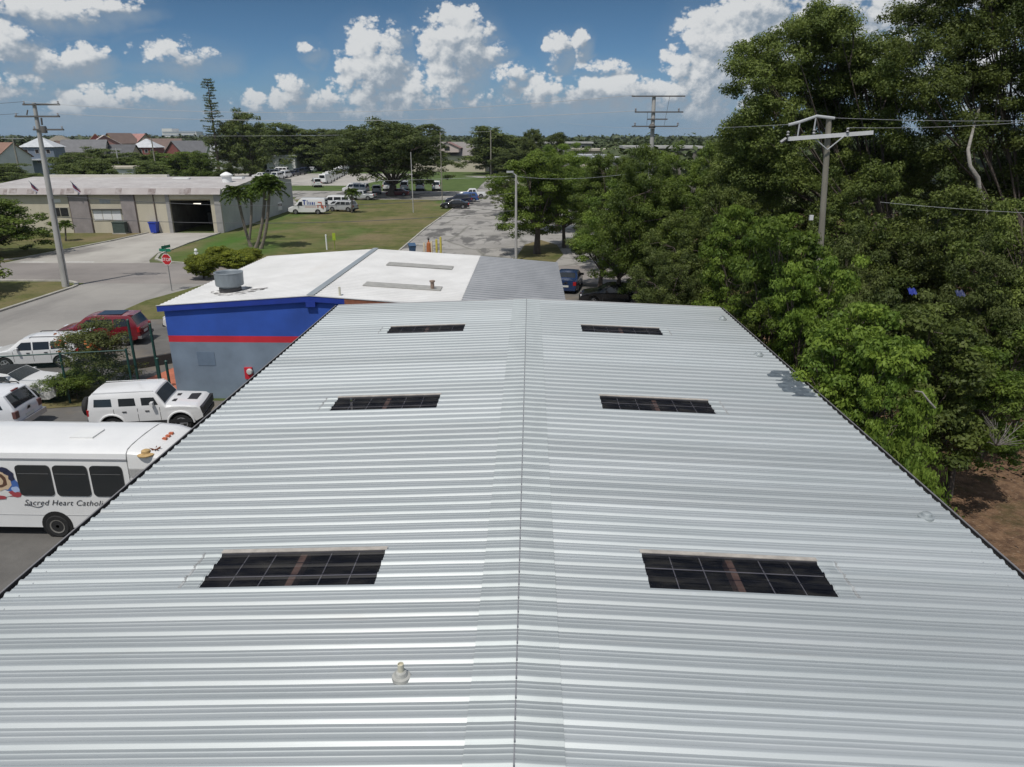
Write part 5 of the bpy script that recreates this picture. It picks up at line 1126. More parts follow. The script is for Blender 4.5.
# ------------------------------------------------------------------ houses and far buildings
def house(name, label, cat, c, rz_, w, d, hw_, hr, wc, rc, hip=False, wins=True, wn=3, porch=None):
    o = thing(name, label, cat, (c.x, c.y, 0), rz_)
    wm = mat('wall_' + wc[0], wc[1], .8, var=.12, scale=.4); rm = mat('roofing_' + rc[0], rc[1], .8, var=.22, scale=.8)
    x, y = w / 2, d / 2
    if hip or hr == 0:
        MB().box(-x, x, -y, y, 0, hw_).build('wall', wm, o)
    else:
        MB().add([(-x, -y, 0), (x, -y, 0), (x, y, 0), (-x, y, 0), (-x, -y, hw_), (x, -y, hw_), (x, y, hw_), (-x, y, hw_), (-x, 0, hw_ + hr), (x, 0, hw_ + hr)], [(0, 1, 5, 4), (2, 3, 7, 6), (1, 2, 6, 9, 5), (3, 0, 4, 8, 7)]).build('wall', wm, o)
    e = .5; X, Y_ = x + e, y + e
    if hr == 0: MB().box(-X, X, -Y_, Y_, hw_ + .003, hw_ + .5).build('roof', rm, o)
    elif hip:
        k = max(.3, X - Y_)
        MB().add([(-X, -Y_, hw_ + .01), (X, -Y_, hw_ + .01), (X, Y_, hw_ + .01), (-X, Y_, hw_ + .01), (-k, 0, hw_ + hr), (k, 0, hw_ + hr)], [(0, 1, 5, 4), (1, 2, 5), (2, 3, 4, 5), (3, 0, 4), (3, 2, 1, 0)]).build('roof', rm, o)
    else:
        dz = hr * e / y; vs = []
        for t_ in (0.02, .22):
            for xx in (-X, X): vs += [(xx, -Y_, hw_ - dz + t_), (xx, 0, hw_ + hr + t_), (xx, Y_, hw_ - dz + t_)]
        MB().add(vs, [(6, 9, 10, 7), (7, 10, 11, 8), (0, 1, 4, 3), (1, 2, 5, 4), (0, 3, 9, 6), (2, 8, 11, 5), (0, 6, 7, 1), (1, 7, 8, 2), (3, 4, 10, 9), (4, 5, 11, 10)]).build('roof', rm, o)
    if wins:
        fl = 2 if hw_ > 5 else 1
        for f_ in range(fl):
            z = hw_ - 1.2 - 2.9 * f_
            for i in range(wn):
                xx = -x + w * (i + .5) / wn; wd = MB().box(xx - .6, xx + .6, -y - .05, -y - .003, z - .7, z + .6).build('window', mat('window_frame_white', (.6, .6, .6), .6), o)
                MB().box(xx - .5, xx + .5, -y - .07, -y - .052, z - .6, z + .5).build('pane', glass, wd)
    if porch: MB().box(-x + porch[0], -x + porch[1], -y - 2.2, -y - .01, porch[2], porch[2] + .35).build('porch_roof', rm, o)
    return o
GREY = ('shingle_grey', (.16, .16, .165)); WHT = ('metal_white', (.52, .54, .56)); TER = ('terracotta', (.25, .145, .105)); PNK = ('pinkish_red', (.38, .20, .175)); BRN = ('brown', (.17, .12, .10)); OLV = ('olive_grey', (.20, .18, .14)); CHR = ('charcoal', (.10, .10, .105))
CRM = ('cream', (.55, .50, .40)); BLU = ('slate_blue', (.17, .21, .27)); DRD = ('brick_red', (.22, .075, .065)); WHW = ('white', (.66, .66, .64)); YEL = ('yellow', (.60, .48, .20)); TAN = ('tan', (.48, .42, .32))
def HP(px, Y): v = AY(px, 150, Y); v.z = 0; return v
house('blue_house', 'slate blue two-storey house with white hipped roof behind the leaning pole', 'house', HP(43, 235), R(12), 9.5, 9, 8.6, 3.0, BLU, WHT, hip=True, porch=(.5, 6.5, 4.7))
house('orange_roofed_house', 'house with orange tiled roof at the left edge of the view', 'house', HP(-2, 215), R(-20), 13, 10, 6.3, 3.6, WHW, TER, porch=(8, 12, 3.5))
house('olive_roofed_house', 'olive roofed house just right behind the white hipped roof', 'house', HP(62, 262), R(12), 12, 10, 8.5, 3.6, BLU, OLV, hip=True)
house('red_gabled_house', 'house with brown red roof between white hipped and grey roofs', 'house', HP(73, 262), R(80), 14, 9, 7.0, 3.2, DRD, BRN)
house('grey_roofed_house', 'broad grey shingled roof house right of the white hipped roof', 'house', HP(86, 250), R(18), 13, 11, 7.0, 3.6, TAN, GREY)
house('pink_gabled_house', 'brick red house with pale pink and white gable end', 'house', HP(106, 285), R(-58), 13, 12, 8.6, 3.6, PNK, ('pale_pink', (.60, .52, .50)))
house('red_front_house', 'red walled house with steep tan trimmed roof left of the pink gable', 'house', HP(98, 292), R(-60), 12, 9, 8.4, 4.4, DRD, ('tan_trim', (.40, .33, .24)))
house('grey_low_house', 'house with wide dark grey roof below the yellow gable', 'house', HP(117, 255), R(10), 12, 12, 5.4, 3.6, TAN, CHR)
house('yellow_gabled_house', 'house with bright yellow gable facing the camera', 'house', HP(122, 300), R(72), 11, 8, 9.4, 3.6, YEL, BRN, wins=False)
house('pink_roofed_house', 'house with salmon pink roof left of the white roofed pavilion house', 'house', HP(138, 310), R(-30), 13, 11, 8.4, 4.4, TAN, PNK)
house('white_roofed_house', 'dark red house with white pyramid roof near the middle of the rooftops', 'house', HP(148, 275), R(4), 8.5, 8, 8.0, 3.0, DRD, WHT, hip=True, wn=4)
house('brown_roofed_house', 'house with brown roof right of the white pyramid roof', 'house', HP(164, 290), R(20), 13, 11, 7.3, 3.6, TAN, BRN)
house('barn_red_house', 'small house with barn red gable end near the tall pine', 'house', HP(188, 270), R(62), 12, 10, 6.2, 4.0, DRD, GREY, wins=False)
house('low_white_shed', 'low white shed under the trees behind the warehouse roof', 'shed', HP(118, 190), R(6), 8, 6, 3.9, 0, WHW, CRM, wins=False)
cd = house('condominium', 'long white high-rise block standing on the horizon', 'building', AY(185, 150, 1480), R(-6), 72, 24, 23, 0, WHW, ('white_deck', (.66, .67, .68)), wins=False)
for k in range(5): MB().box(-34, 34, -12.3, -12.02, 3.5 + k * 4.2, 5.0 + k * 4.2).build('window_band', mat('condo_glass', (.25, .30, .36), .4), cd)
MB().box(-36, -14, -12, 12, 23.6, 29).build('penthouse', mat('wall_white', (.66, .66, .64)), cd)
hb = house('church_hall', 'broad building with cream wall and grey roof behind the bright lawn', 'building', HP(452, 268), R(-4), 26, 16, 5.4, 4.6, CRM, ('weathered_grey', (.24, .22, .205)), hip=True, wins=False)
dm = MB().add([(-4, -9.5, 6.6), (4, -9.5, 6.6), (4, -2, 6.6), (-4, -2, 6.6), (-4, -9.5, 8.2), (4, -9.5, 8.2), (4, -2, 8.2), (-4, -2, 8.2), (0, -9.5, 9.7), (0, -2, 9.7)], [(0, 1, 5, 8, 4), (1, 2, 6, 5), (3, 0, 4, 7), (2, 3, 7, 9, 6)]).build('dormer', mat('dormer_pink', (.52, .44, .41), .8, var=.1, scale=.5), hb)
MB().add([(-4.6, -9.9, 8.0), (0, -9.9, 10.0), (4.6, -9.9, 8.0), (-4.6, -2, 8.0), (0, -2, 10.0), (4.6, -2, 8.0)], [(0, 1, 4, 3), (1, 2, 5, 4)]).build('dormer_roof', mat('dormer_roof_red', (.22, .13, .115), .8), dm)
MB().box(-.9, .9, -9.56, -9.51, 7.2, 8.5).build('dormer_window', glass, dm)
house('white_annex', 'long white low building behind the fleet rows of vans', 'building', HP(265, 272), R(2), 34, 12, 5.6, 0, CRM, ('annex_tan', (.45, .40, .32)), wn=6)
house('white_cottage', 'white gabled cottage left of the long low building, near the tall pine', 'building', HP(224, 262), R(40), 9, 9, 6.2, 3.0, WHW, WHT, wn=2)
house('white_garage', 'white box building with one grey window under the trees', 'building', HP(283, 262), R(2), 10, 8, 5.2, 0, WHW, WHT, wn=1)
house('tan_apartment', 'tan block partly seen between the trees behind the right fleet row', 'building', HP(325, 285), R(4), 36, 12, 7.2, 0, TAN, OLV, wn=7)
house('flat_store', 'grey flat-roofed building over the street tree, left of distant pole', 'building', HP(540, 255), R(0), 34, 14, 9.6, 0, ('store_grey', (.22, .21, .20)), ('deck_pale', (.50, .49, .47)), wn=6)
house('carport_building', 'beige open-fronted building with a flat deck roof above the green trees', 'building', HP(607, 190), R(-3), 17, 10, 8.3, 0, TAN, ('deck_beige', (.48, .44, .36)), wn=4)
house('column_building', 'pale flat-roofed building with columns behind the distant pole', 'building', HP(660, 165), R(-2), 16, 10, 9.2, 0, ('dim_brown', (.16, .145, .125)), ('deck_pale', (.5, .49, .47)), wn=3)
house('cream_box', 'small cream building peeking over the green trees, left of deck roof', 'building', HP(587, 175), R(10), 7, 6, 7.2, 0, CRM, WHT, wn=1)
house('white_box', 'small white utility hut peeking through the tree tops', 'building', HP(605, 120), R(10), 3.4, 3, 8.0, 0, WHW, WHT, wins=False)
# ------------------------------------------------------------------ trees
bark_m = mat('bark_grey_brown', (.13, .105, .085), .95, var=.45, scale=5, stretch=(1, 1, .3), bump=.6, bscale=14)
pale_bark = mat('bark_pale', (.30, .28, .25), .95, var=.45, scale=4, stretch=(1, 1, .3), bump=.5, bscale=12)
palm_bark = mat('bark_palm', (.20, .17, .14), .95, var=.35, scale=9, stretch=(.3, .3, 2))
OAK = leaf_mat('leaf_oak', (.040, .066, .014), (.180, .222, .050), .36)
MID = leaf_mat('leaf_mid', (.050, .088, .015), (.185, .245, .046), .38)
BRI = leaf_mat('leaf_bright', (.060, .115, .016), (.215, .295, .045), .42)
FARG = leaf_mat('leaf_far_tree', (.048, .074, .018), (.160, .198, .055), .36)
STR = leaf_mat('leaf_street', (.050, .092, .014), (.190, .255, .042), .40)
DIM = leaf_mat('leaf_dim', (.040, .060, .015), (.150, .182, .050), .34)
PALMG = leaf_mat('leaf_palm', (.05, .09, .015), (.14, .20, .035))
SHR = leaf_mat('leaf_shrub', (.08, .115, .014), (.26, .28, .03))
def leaf_mesh(name, P_, Nn, size, tint, m, asp=.5):
    n = len(P_)
    rng = np.random.default_rng(n)
    r = rng.normal(size=(n, 3)); Nn = Nn / np.linalg.norm(Nn, axis=1, keepdims=True)
    a = np.cross(Nn, r); a /= np.linalg.norm(a, axis=1, keepdims=True) + 1e-9
    b = np.cross(Nn, a)
    s = size[:, None]
    V = np.stack([P_ - a * s, P_ - b * s * asp + Nn * s * .12, P_ + a * s, P_ + b * s * asp + Nn * s * .12], axis=1).reshape(-1, 3)
    me = bpy.data.meshes.new(name); me.vertices.add(4 * n); me.vertices.foreach_set('co', V.astype(np.float32).ravel())
    me.loops.add(4 * n); me.loops.foreach_set('vertex_index', np.arange(4 * n, dtype=np.int32))
    me.polygons.add(n); me.polygons.foreach_set('loop_start', np.arange(0, 4 * n, 4, dtype=np.int32)); me.polygons.foreach_set('loop_total', np.full(n, 4, dtype=np.int32))
    me.update(calc_edges=True)
    at = me.attributes.new('tint', 'FLOAT', 'FACE'); at.data.foreach_set('value', tint.astype(np.float32))
    me.materials.append(m); me.validate(); return me
def crown_points(seed, lobes, ncl, cr, nleaf, leaf, up=.55, inner=.62, flat=.6):
    rng = np.random.default_rng(seed); LB = np.array(lobes, float)
    wgt = (LB[:, 3] * LB[:, 4] + LB[:, 3] * LB[:, 5]); wgt /= wgt.sum()
    ii = rng.choice(len(LB), ncl, p=wgt); d = rng.normal(size=(ncl, 3)); d /= np.linalg.norm(d, axis=1, keepdims=True)
    low = (d[:, 2] < -.35) & (rng.random(ncl) < .6); d[low, 2] *= -1
    rad = rng.uniform(inner, 1.0, ncl) ** .7 * (1 + rng.normal(0, .13, ncl))
    cl = LB[ii, :3] + d * LB[ii, 3:6] * rad[:, None]
    csz = cr * rng.uniform(.6, 1.45, ncl)
    k = rng.poisson(nleaf * (csz / cr) ** 1.6) + 3
    ci = np.repeat(np.arange(ncl), k); n = len(ci)
    off = rng.normal(size=(n, 3)); off /= np.linalg.norm(off, axis=1, keepdims=True) + 1e-9
    off *= (rng.random(n) ** .5)[:, None] * csz[ci][:, None]; off[:, 2] *= flat
    Pp = cl[ci] + off
    Nn = off / csz[ci][:, None] * 1.2 + np.array([0, 0, up]) + rng.normal(0, .50, (n, 3))
    ctint = rng.random(ncl)
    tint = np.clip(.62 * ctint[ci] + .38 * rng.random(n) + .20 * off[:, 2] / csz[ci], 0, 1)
    size = leaf * rng.uniform(.6, 1.35, n)
    return Pp, Nn, size, tint, cl, ii
def tree_proto(name, seed, lobes, ncl, cr, nleaf, leaf, lm, bm, trunk_r, fork, twig=.3, limb=.55, **kw):
    Pp, Nn, size, tint, cl, ii = crown_points(seed, lobes, ncl, cr, nleaf, leaf, **kw)
    crown = leaf_mesh(name + '_crown', Pp, Nn, size, tint, lm)
    rng = random.Random(seed); mb = MB()
    f = Vector(fork); mb.tube([(0, 0, -.1), (f.x * .25, f.y * .25, f.z * .35), f * .75, f], [trunk_r * 1.35, trunk_r, trunk_r * .85, trunk_r * .75], 10)
    limbs = []
    for L_ in lobes:
        c = Vector(L_[:3]); mid = f.lerp(c, .5) + Vector((rng.uniform(-.4, .4), rng.uniform(-.4, .4), rng.uniform(-.2, .5))) * .5
        pts = []
        for i in range(7):
            u = i / 6; pts.append(f * (1 - u) ** 2 + mid * 2 * u * (1 - u) + c * u * u)
        rr_ = trunk_r * limb * min(1.0, .5 + L_[3] / 6)
        mb.tube(pts, [rr_ * (1 - .75 * i / 6) for i in range(7)], 7); limbs.append(pts)
    for k in range(len(cl)):
        if rng.random() < twig:
            p = Vector(cl[k]); src = limbs[ii[k]][rng.choice((3, 4, 5, 6))]
            m_ = src.lerp(p, .5) + Vector((rng.uniform(-.2, .2), rng.uniform(-.2, .2), rng.uniform(-.1, .25)))
            mb.tube([src, m_, p], [trunk_r * .12, trunk_r * .08, trunk_r * .03], 4, cap=False)
    tm = mb.mesh(name + '_trunk', 50); tm.materials.append(bm)
    return dict(crown=crown, trunk=tm, h=float(Pp[:, 2].max()), w=float(np.percentile(Pp[:, 0], 99) - np.percentile(Pp[:, 0], 1)))
def plant(pt, name, label, loc, sx, sz, rot, cat='tree', group=None, lm=None):
    o = thing(name, label, cat, loc, rot, group); o.scale = (sx, sx, sz)
    t_ = link('trunk', pt['trunk'], None, o); c = link('crown', pt['crown'], None, o)
    if lm is not None and lm != pt['crown'].materials[0]:
        c.material_slots[0].link = 'OBJECT'; c.material_slots[0].material = lm
    return o
rl = random.Random(77)
def lobes_oak(n, R_, H, seed, zc=.62, rs=(.38, .55)):
    r_ = random.Random(seed); out = []
    for i in range(n):
        a = 2 * math.pi * i / n + r_.uniform(-.4, .4); d = R_ * r_.uniform(.42, .66); q = R_ * r_.uniform(*rs)
        out.append((d * math.cos(a), d * math.sin(a), H * (zc + r_.uniform(-.14, .16)), q, q, q * r_.uniform(.62, .85)))
    q = R_ * .5; out.append((0, 0, H * (zc + .14), q, q, q * .85)); out.append((R_ * .15, -R_ * .1, H * .93 - q * .35, q * .6, q * .6, q * .45))
    return out
def lobes_full(n, R_, H, seed, lo=.30, hi=.80, rs=(.36, .56)):
    r_ = random.Random(seed); out = []
    for i in range(n):
        a = 2.4 * i + r_.uniform(-.5, .5); z = H * (lo + (hi - lo) * (i + .5) / n); k = 1 - .55 * max(0, (i + .5) / n - .45) / .55
        d = R_ * r_.uniform(.30, .60) * k; q = R_ * r_.uniform(*rs)
        out.append((d * math.cos(a), d * math.sin(a), z, q, q, min(q * r_.uniform(.75, 1.05), z * .98, (H - z) * 1.0 + .2)))
    return out
PT = {}
def oak_at(seed, base, Y, spec, ncl, leaf, trunk_r, fork, rng_y=2.2):
    """an oak whose boughs are given one by one: sight line, radius in px, at depths scattered about Y"""
    r_ = random.Random(seed); out = []
    for px, py, q in spec:
        d = Y + r_.uniform(-rng_y, rng_y); c = AY(px, py, d); q = 1.04 * q * (d * .95 + 2) / CAM_F
        out.append((c.x - base[0], c.y - base[1], c.z, q * 1.08, q * 1.25, q * r_.uniform(.72, .9)))
    return tree_proto('oak%d' % seed, seed, out, ncl, .56, 190, leaf, OAK, bark_m, trunk_r, fork, twig=.10, limb=.17, flat=.62, inner=.35)
OAK1 = [(760, 82, 30), (748, 62, 18), (785, 52, 28), (812, 34, 24), (838, 26, 20), (830, 62, 34), (800, 92, 34), (862, 58, 24), (880, 82, 30), (850, 100, 36), (775, 118, 24), (815, 132, 34), (760, 150, 34), (742, 130, 22), (865, 140, 36), (905, 118, 26), (738, 175, 24), (780, 178, 36), (840, 182, 40), (890, 176, 36), (896, 62, 18)]
OAK2 = [(925, 22, 28), (908, 45, 20), (955, 2, 34), (985, -25, 40), (1030, -30, 44), (950, 50, 34), (990, 38, 36), (1030, 20, 36), (1065, 10, 40), (965, 92, 34), (930, 88, 24), (1005, 85, 36), (1045, 70, 38), (1010, 125, 30), (950, 135, 30), (1045, 130, 36), (1080, 90, 44), (930, 170, 34), (985, 190, 30), (1030, 185, 40), (1085, 160, 50)]
PT['oak_a'] = oak_at(1, (19.5, 40.5), 41, OAK1, 1000, .070, .46, (.6, -.3, 5.0))
PT['oak_b'] = oak_at(2, (27.0, 39.0), 39.5, OAK2, 1150, .070, .46, (-.3, -.2, 4.6))
PT['mid_a'] = tree_proto('mid_a', 3, lobes_full(9, 4.0, 9.5, 5), 230, .46, 190, .068, MID, bark_m, .22, (.2, .1, 2.2))
PT['mid_b'] = tree_proto('mid_b', 4, lobes_full(8, 3.6, 8.8, 14), 210, .45, 190, .066, MID, bark_m, .20, (-.2, .1, 1.9))
PT['mid_c'] = tree_proto('mid_c', 5, lobes_full(10, 3.4, 10.0, 23), 230, .44, 180, .066, MID, bark_m, .20, (.1, -.2, 2.2))
PT['near_a'] = tree_proto('near_a', 6, lobes_full(9, 2.6, 6.6, 31, .28, .82, (.30, .46)), 200, .30, 130, .056, BRI, bark_m, .13, (.1, .1, 1.6), twig=.5, flat=.42, inner=.3)
PT['near_b'] = tree_proto('near_b', 7, lobes_full(8, 2.3, 5.6, 44, .28, .82, (.30, .48)), 170, .29, 130, .056, BRI, bark_m, .11, (-.2, .1, 1.4), twig=.5, flat=.42, inner=.3)
PT['street'] = tree_proto('street', 8, lobes_full(11, 4.0, 10.2, 52, .26, .84, (.30, .46)), 230, .52, 150, .085, MID, bark_m, .24, (.1, 0, 2.4), inner=.4)
PT['far_a'] = tree_proto('far_a', 9, lobes_full(12, 5.5, 11, 61, .19, .82), 250, .80, 90, .17, OAK, bark_m, .32, (.2, 0, 2.0), twig=.12)
PT['far_b'] = tree_proto('far_b', 10, lobes_full(11, 4.8, 12, 72, .19, .84), 230, .78, 90, .165, OAK, bark_m, .30, (-.2, 0, 2.4), twig=.12)
PT['broad'] = tree_proto('broad', 21, lobes_full(18, 8.5, 13.5, 17, .36, .82, (.30, .42)), 480, .85, 110, .15, OAK, bark_m, .5, (.3, 0, 2.0), twig=.12, limb=.3)
PT['airy'] = tree_proto('airy', 11, lobes_full(9, 4.4, 14, 83, .24, .84, (.26, .40)), 170, .8, 50, .19, DIM, bark_m, .28, (.3, 0, 4.5), twig=.4)
PT['bush'] = tree_proto('bush', 12, lobes_oak(5, 1.6, 2.4, 91, .50, (.4, .6)), 150, .28, 90, .046, MID, bark_m, .05, (0, 0, .4), twig=.6, flat=.7, inner=.3)
PT['round'] = tree_proto('round', 13, [(0, 0, 1.9, 1.5, 1.5, 1.25), (.5, .2, 2.3, .9, .9, .8), (-.5, -.3, 2.1, 1.0, 1.0, .85)], 420, .34, 80, .085, SHR, bark_m, .10, (0, 0, 1.1), twig=.1, inner=.8)

def put(pt, name, label, px, ptop, Y, wpx=None, dz=0.0, cat='tree', lm=None, rot=None, group=None, hx=1.0):
    t_ = AY(px, ptop, Y); h = t_.z; p = PT[pt]
    sz = h / p['h']
    sx = sz if wpx is None else (AY(px + wpx / 2, 250, Y).x - AY(px - wpx / 2, 250, Y).x) / p['w']
    return plant(p, name, label, (t_.x, Y, 0), sx, sz, rl.uniform(0, 6.28) if rot is None else rot, cat, group, lm)
# -- right-hand woods
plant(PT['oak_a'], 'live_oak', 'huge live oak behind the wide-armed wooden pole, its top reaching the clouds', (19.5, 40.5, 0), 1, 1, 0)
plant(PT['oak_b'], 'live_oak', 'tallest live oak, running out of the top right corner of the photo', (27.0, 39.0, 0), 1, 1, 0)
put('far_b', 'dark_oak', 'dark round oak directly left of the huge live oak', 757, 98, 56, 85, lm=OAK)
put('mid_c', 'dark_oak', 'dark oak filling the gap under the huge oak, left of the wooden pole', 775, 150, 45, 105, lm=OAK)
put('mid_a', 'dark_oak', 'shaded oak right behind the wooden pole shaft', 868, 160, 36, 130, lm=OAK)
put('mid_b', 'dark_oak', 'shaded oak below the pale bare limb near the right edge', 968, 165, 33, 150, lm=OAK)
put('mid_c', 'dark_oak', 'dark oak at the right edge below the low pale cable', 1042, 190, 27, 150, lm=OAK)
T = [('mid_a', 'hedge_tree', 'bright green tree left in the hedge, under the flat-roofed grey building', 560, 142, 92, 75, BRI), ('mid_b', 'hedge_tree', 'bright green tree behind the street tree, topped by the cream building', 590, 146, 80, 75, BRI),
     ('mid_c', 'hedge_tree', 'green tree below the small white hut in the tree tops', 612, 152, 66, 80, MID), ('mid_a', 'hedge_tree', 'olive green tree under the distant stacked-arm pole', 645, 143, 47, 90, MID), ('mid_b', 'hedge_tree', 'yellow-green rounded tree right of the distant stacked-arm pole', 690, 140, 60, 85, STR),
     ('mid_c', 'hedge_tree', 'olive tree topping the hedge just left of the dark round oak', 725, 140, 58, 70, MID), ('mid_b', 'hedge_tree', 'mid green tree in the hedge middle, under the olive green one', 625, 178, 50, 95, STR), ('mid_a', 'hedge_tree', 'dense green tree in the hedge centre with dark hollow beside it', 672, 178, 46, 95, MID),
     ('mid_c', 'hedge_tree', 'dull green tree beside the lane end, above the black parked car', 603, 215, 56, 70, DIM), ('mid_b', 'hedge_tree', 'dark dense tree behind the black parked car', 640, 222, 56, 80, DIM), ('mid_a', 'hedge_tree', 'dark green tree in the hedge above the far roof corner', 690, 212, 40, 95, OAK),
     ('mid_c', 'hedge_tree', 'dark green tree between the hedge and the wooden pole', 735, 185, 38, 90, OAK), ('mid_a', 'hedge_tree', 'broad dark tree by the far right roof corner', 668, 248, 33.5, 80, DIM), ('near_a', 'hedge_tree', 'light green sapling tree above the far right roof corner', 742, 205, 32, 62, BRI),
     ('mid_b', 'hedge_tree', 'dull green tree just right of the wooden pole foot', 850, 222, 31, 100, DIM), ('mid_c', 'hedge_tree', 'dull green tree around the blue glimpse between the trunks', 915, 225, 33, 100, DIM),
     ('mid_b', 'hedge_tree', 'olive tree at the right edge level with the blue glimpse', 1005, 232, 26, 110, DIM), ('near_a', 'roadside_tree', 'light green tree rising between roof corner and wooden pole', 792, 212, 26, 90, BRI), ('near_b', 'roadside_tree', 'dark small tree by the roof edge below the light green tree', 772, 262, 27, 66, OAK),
     ('near_b', 'roadside_tree', 'green small tree below the wooden pole', 820, 252, 24, 100, BRI), ('near_a', 'roadside_tree', 'bright green tree leaning to the right roof edge beside the dark roof patch', 866, 306, 18.5, 112, BRI), ('near_b', 'roadside_tree', 'dull small tree behind the bright roof-edge tree', 880, 285, 22, 110, DIM),
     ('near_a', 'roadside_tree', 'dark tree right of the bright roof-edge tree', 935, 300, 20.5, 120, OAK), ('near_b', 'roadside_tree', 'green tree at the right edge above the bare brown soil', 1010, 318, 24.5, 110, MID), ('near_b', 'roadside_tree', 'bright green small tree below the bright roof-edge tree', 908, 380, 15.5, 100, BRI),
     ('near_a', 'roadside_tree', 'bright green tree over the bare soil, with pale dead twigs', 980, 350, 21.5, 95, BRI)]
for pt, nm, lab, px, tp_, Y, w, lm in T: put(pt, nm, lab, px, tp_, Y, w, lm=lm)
for px, py, Y, z, s_, lab in ((912, 466, 13.2, 0, .75, 'leafy bush hugging the right roof edge lowest in the view'), (884, 440, 14.6, 0, .9, 'leafy bush hugging the roof edge next above the lowest one'), (822, 380, 19.5, 0, 1.1, 'dark bush by the roof edge under the dark roof patch')):
    q = AY(px, py, Y); plant(PT['bush'], 'bush', lab, (q.x + .1, Y, 0), 1.0 * s_, max(.6, (q.z + .3) / PT['bush']['h']), rl.uniform(0, 6), 'bush', None, BRI if px > 830 else OAK)
# bare pale limbs seen in the oaks
def limb(label, pts, r0, r1):
    q = [AY(*p) for p in pts]; o = MB().tube(q, [r0 + (r1 - r0) * i / (len(q) - 1) for i in range(len(q))], 8).build('bare_limb', pale_bark, None, 50); tag(o, label, 'branch')
limb('thick pale bare trunk limb showing near the right edge of the oaks', [(990, 250, 34.5), (985, 222, 34), (985, 205, 34), (979, 190, 34.1), (978, 178, 34), (970, 166, 34.2), (968, 150, 34.6), (973, 130, 36.5), (980, 105, 38.5)], .15, .05)
limb('thin pale twig bent over the bright leaves near the roof edge', [(935, 408, 14.5), (928, 400, 14.5), (922, 392, 14.6), (915, 391, 14.6)], .022, .014)
tw = MB(); rr = random.Random(31); q0 = AY(996, 446, 19.0)
for k in range(22):
    a = rr.uniform(0, 6.3); l = rr.uniform(.35, .8); h_ = rr.uniform(.2, .9)
    m_ = q0 + Vector((math.cos(a) * l * .45, math.sin(a) * l * .45, h_ * .6)); e_ = q0 + Vector((math.cos(a + .3) * l, math.sin(a + .3) * l, h_))
    tw.tube([q0, m_, e_], [.016, .011, .004], 4); tw.tube([m_, m_.lerp(e_, .5) + Vector((.12 * math.sin(a), .12 * math.cos(a), .1))], [.008, .004], 4)
o = tw.build('dead_bush', mat('dead_twig', (.22, .20, .185), .9, var=.3, scale=5)); tag(o, 'pale dead twiggy bush at the right edge above the bare soil', 'dead bush')
for px, py, Y, lab, w in ((914, 291, 22.2, 'bright blue tarp glimpsed between the tree trunks', .25), (962, 293, 23.0, 'dark blue tarp glimpsed right of the bright blue one', .28)):
    q = AY(px, py, Y); m = MB(); n_ = 6
    for i in range(n_ + 1):
        for j in range(4): m.v.append((q.x + w * (i / n_ - .5), q.y + .2 * j / 3, q.z + .04 * math.sin(i * 2.3 + j) * (1 - abs(i / n_ - .5)) - .16 * (1 - j / 3) + .05))
    for i in range(n_):
        for j in range(3): m.f.append((i * 4 + j, (i + 1) * 4 + j, (i + 1) * 4 + j + 1, i * 4 + j + 1)); m.mi.append(0)
    tag(m.build('tarp', mat('tarp_blue', (.008, .022, .20), .7) if w < .275 else mat('tarp_navy', (.010, .018, .07), .6)), lab, 'tarp')
# -- street tree, left tree, field and back trees
put('street', 'street_tree', 'leafy street tree on the grass island beside the slim light pole', 538, 150, 73.5, 76, rot=1.0, lm=STR)
put('mid_a', 'lot_tree', 'small tree leaning over the worn lot right of the parked cars', 505, 172, 112, 40, lm=DIM)
put('mid_c', 'lot_tree', 'bright tree just behind the street tree on its right', 566, 165, 78, 62, lm=BRI)
put('broad', 'broad_tree', 'big rounded dark green tree shading the vans on the field', 387, 116, 150, 112, rot=.3, lm=FARG)
put('far_b', 'broad_tree', 'lower dark tree left of the big rounded tree, above the fleet row', 345, 126, 265, 62, lm=FARG)
put('far_a', 'lawn_tree', 'dense dark green tree in front of the warehouse at the left edge', -22, 194, 70.5, 88, rot=1.2, lm=MID)
plant(PT['far_b'], 'lawn_tree', 'tree just beyond the left edge, throwing a dark shadow on the corner lawn', (-44.4, 51.0, 0), .95, .72, .5)
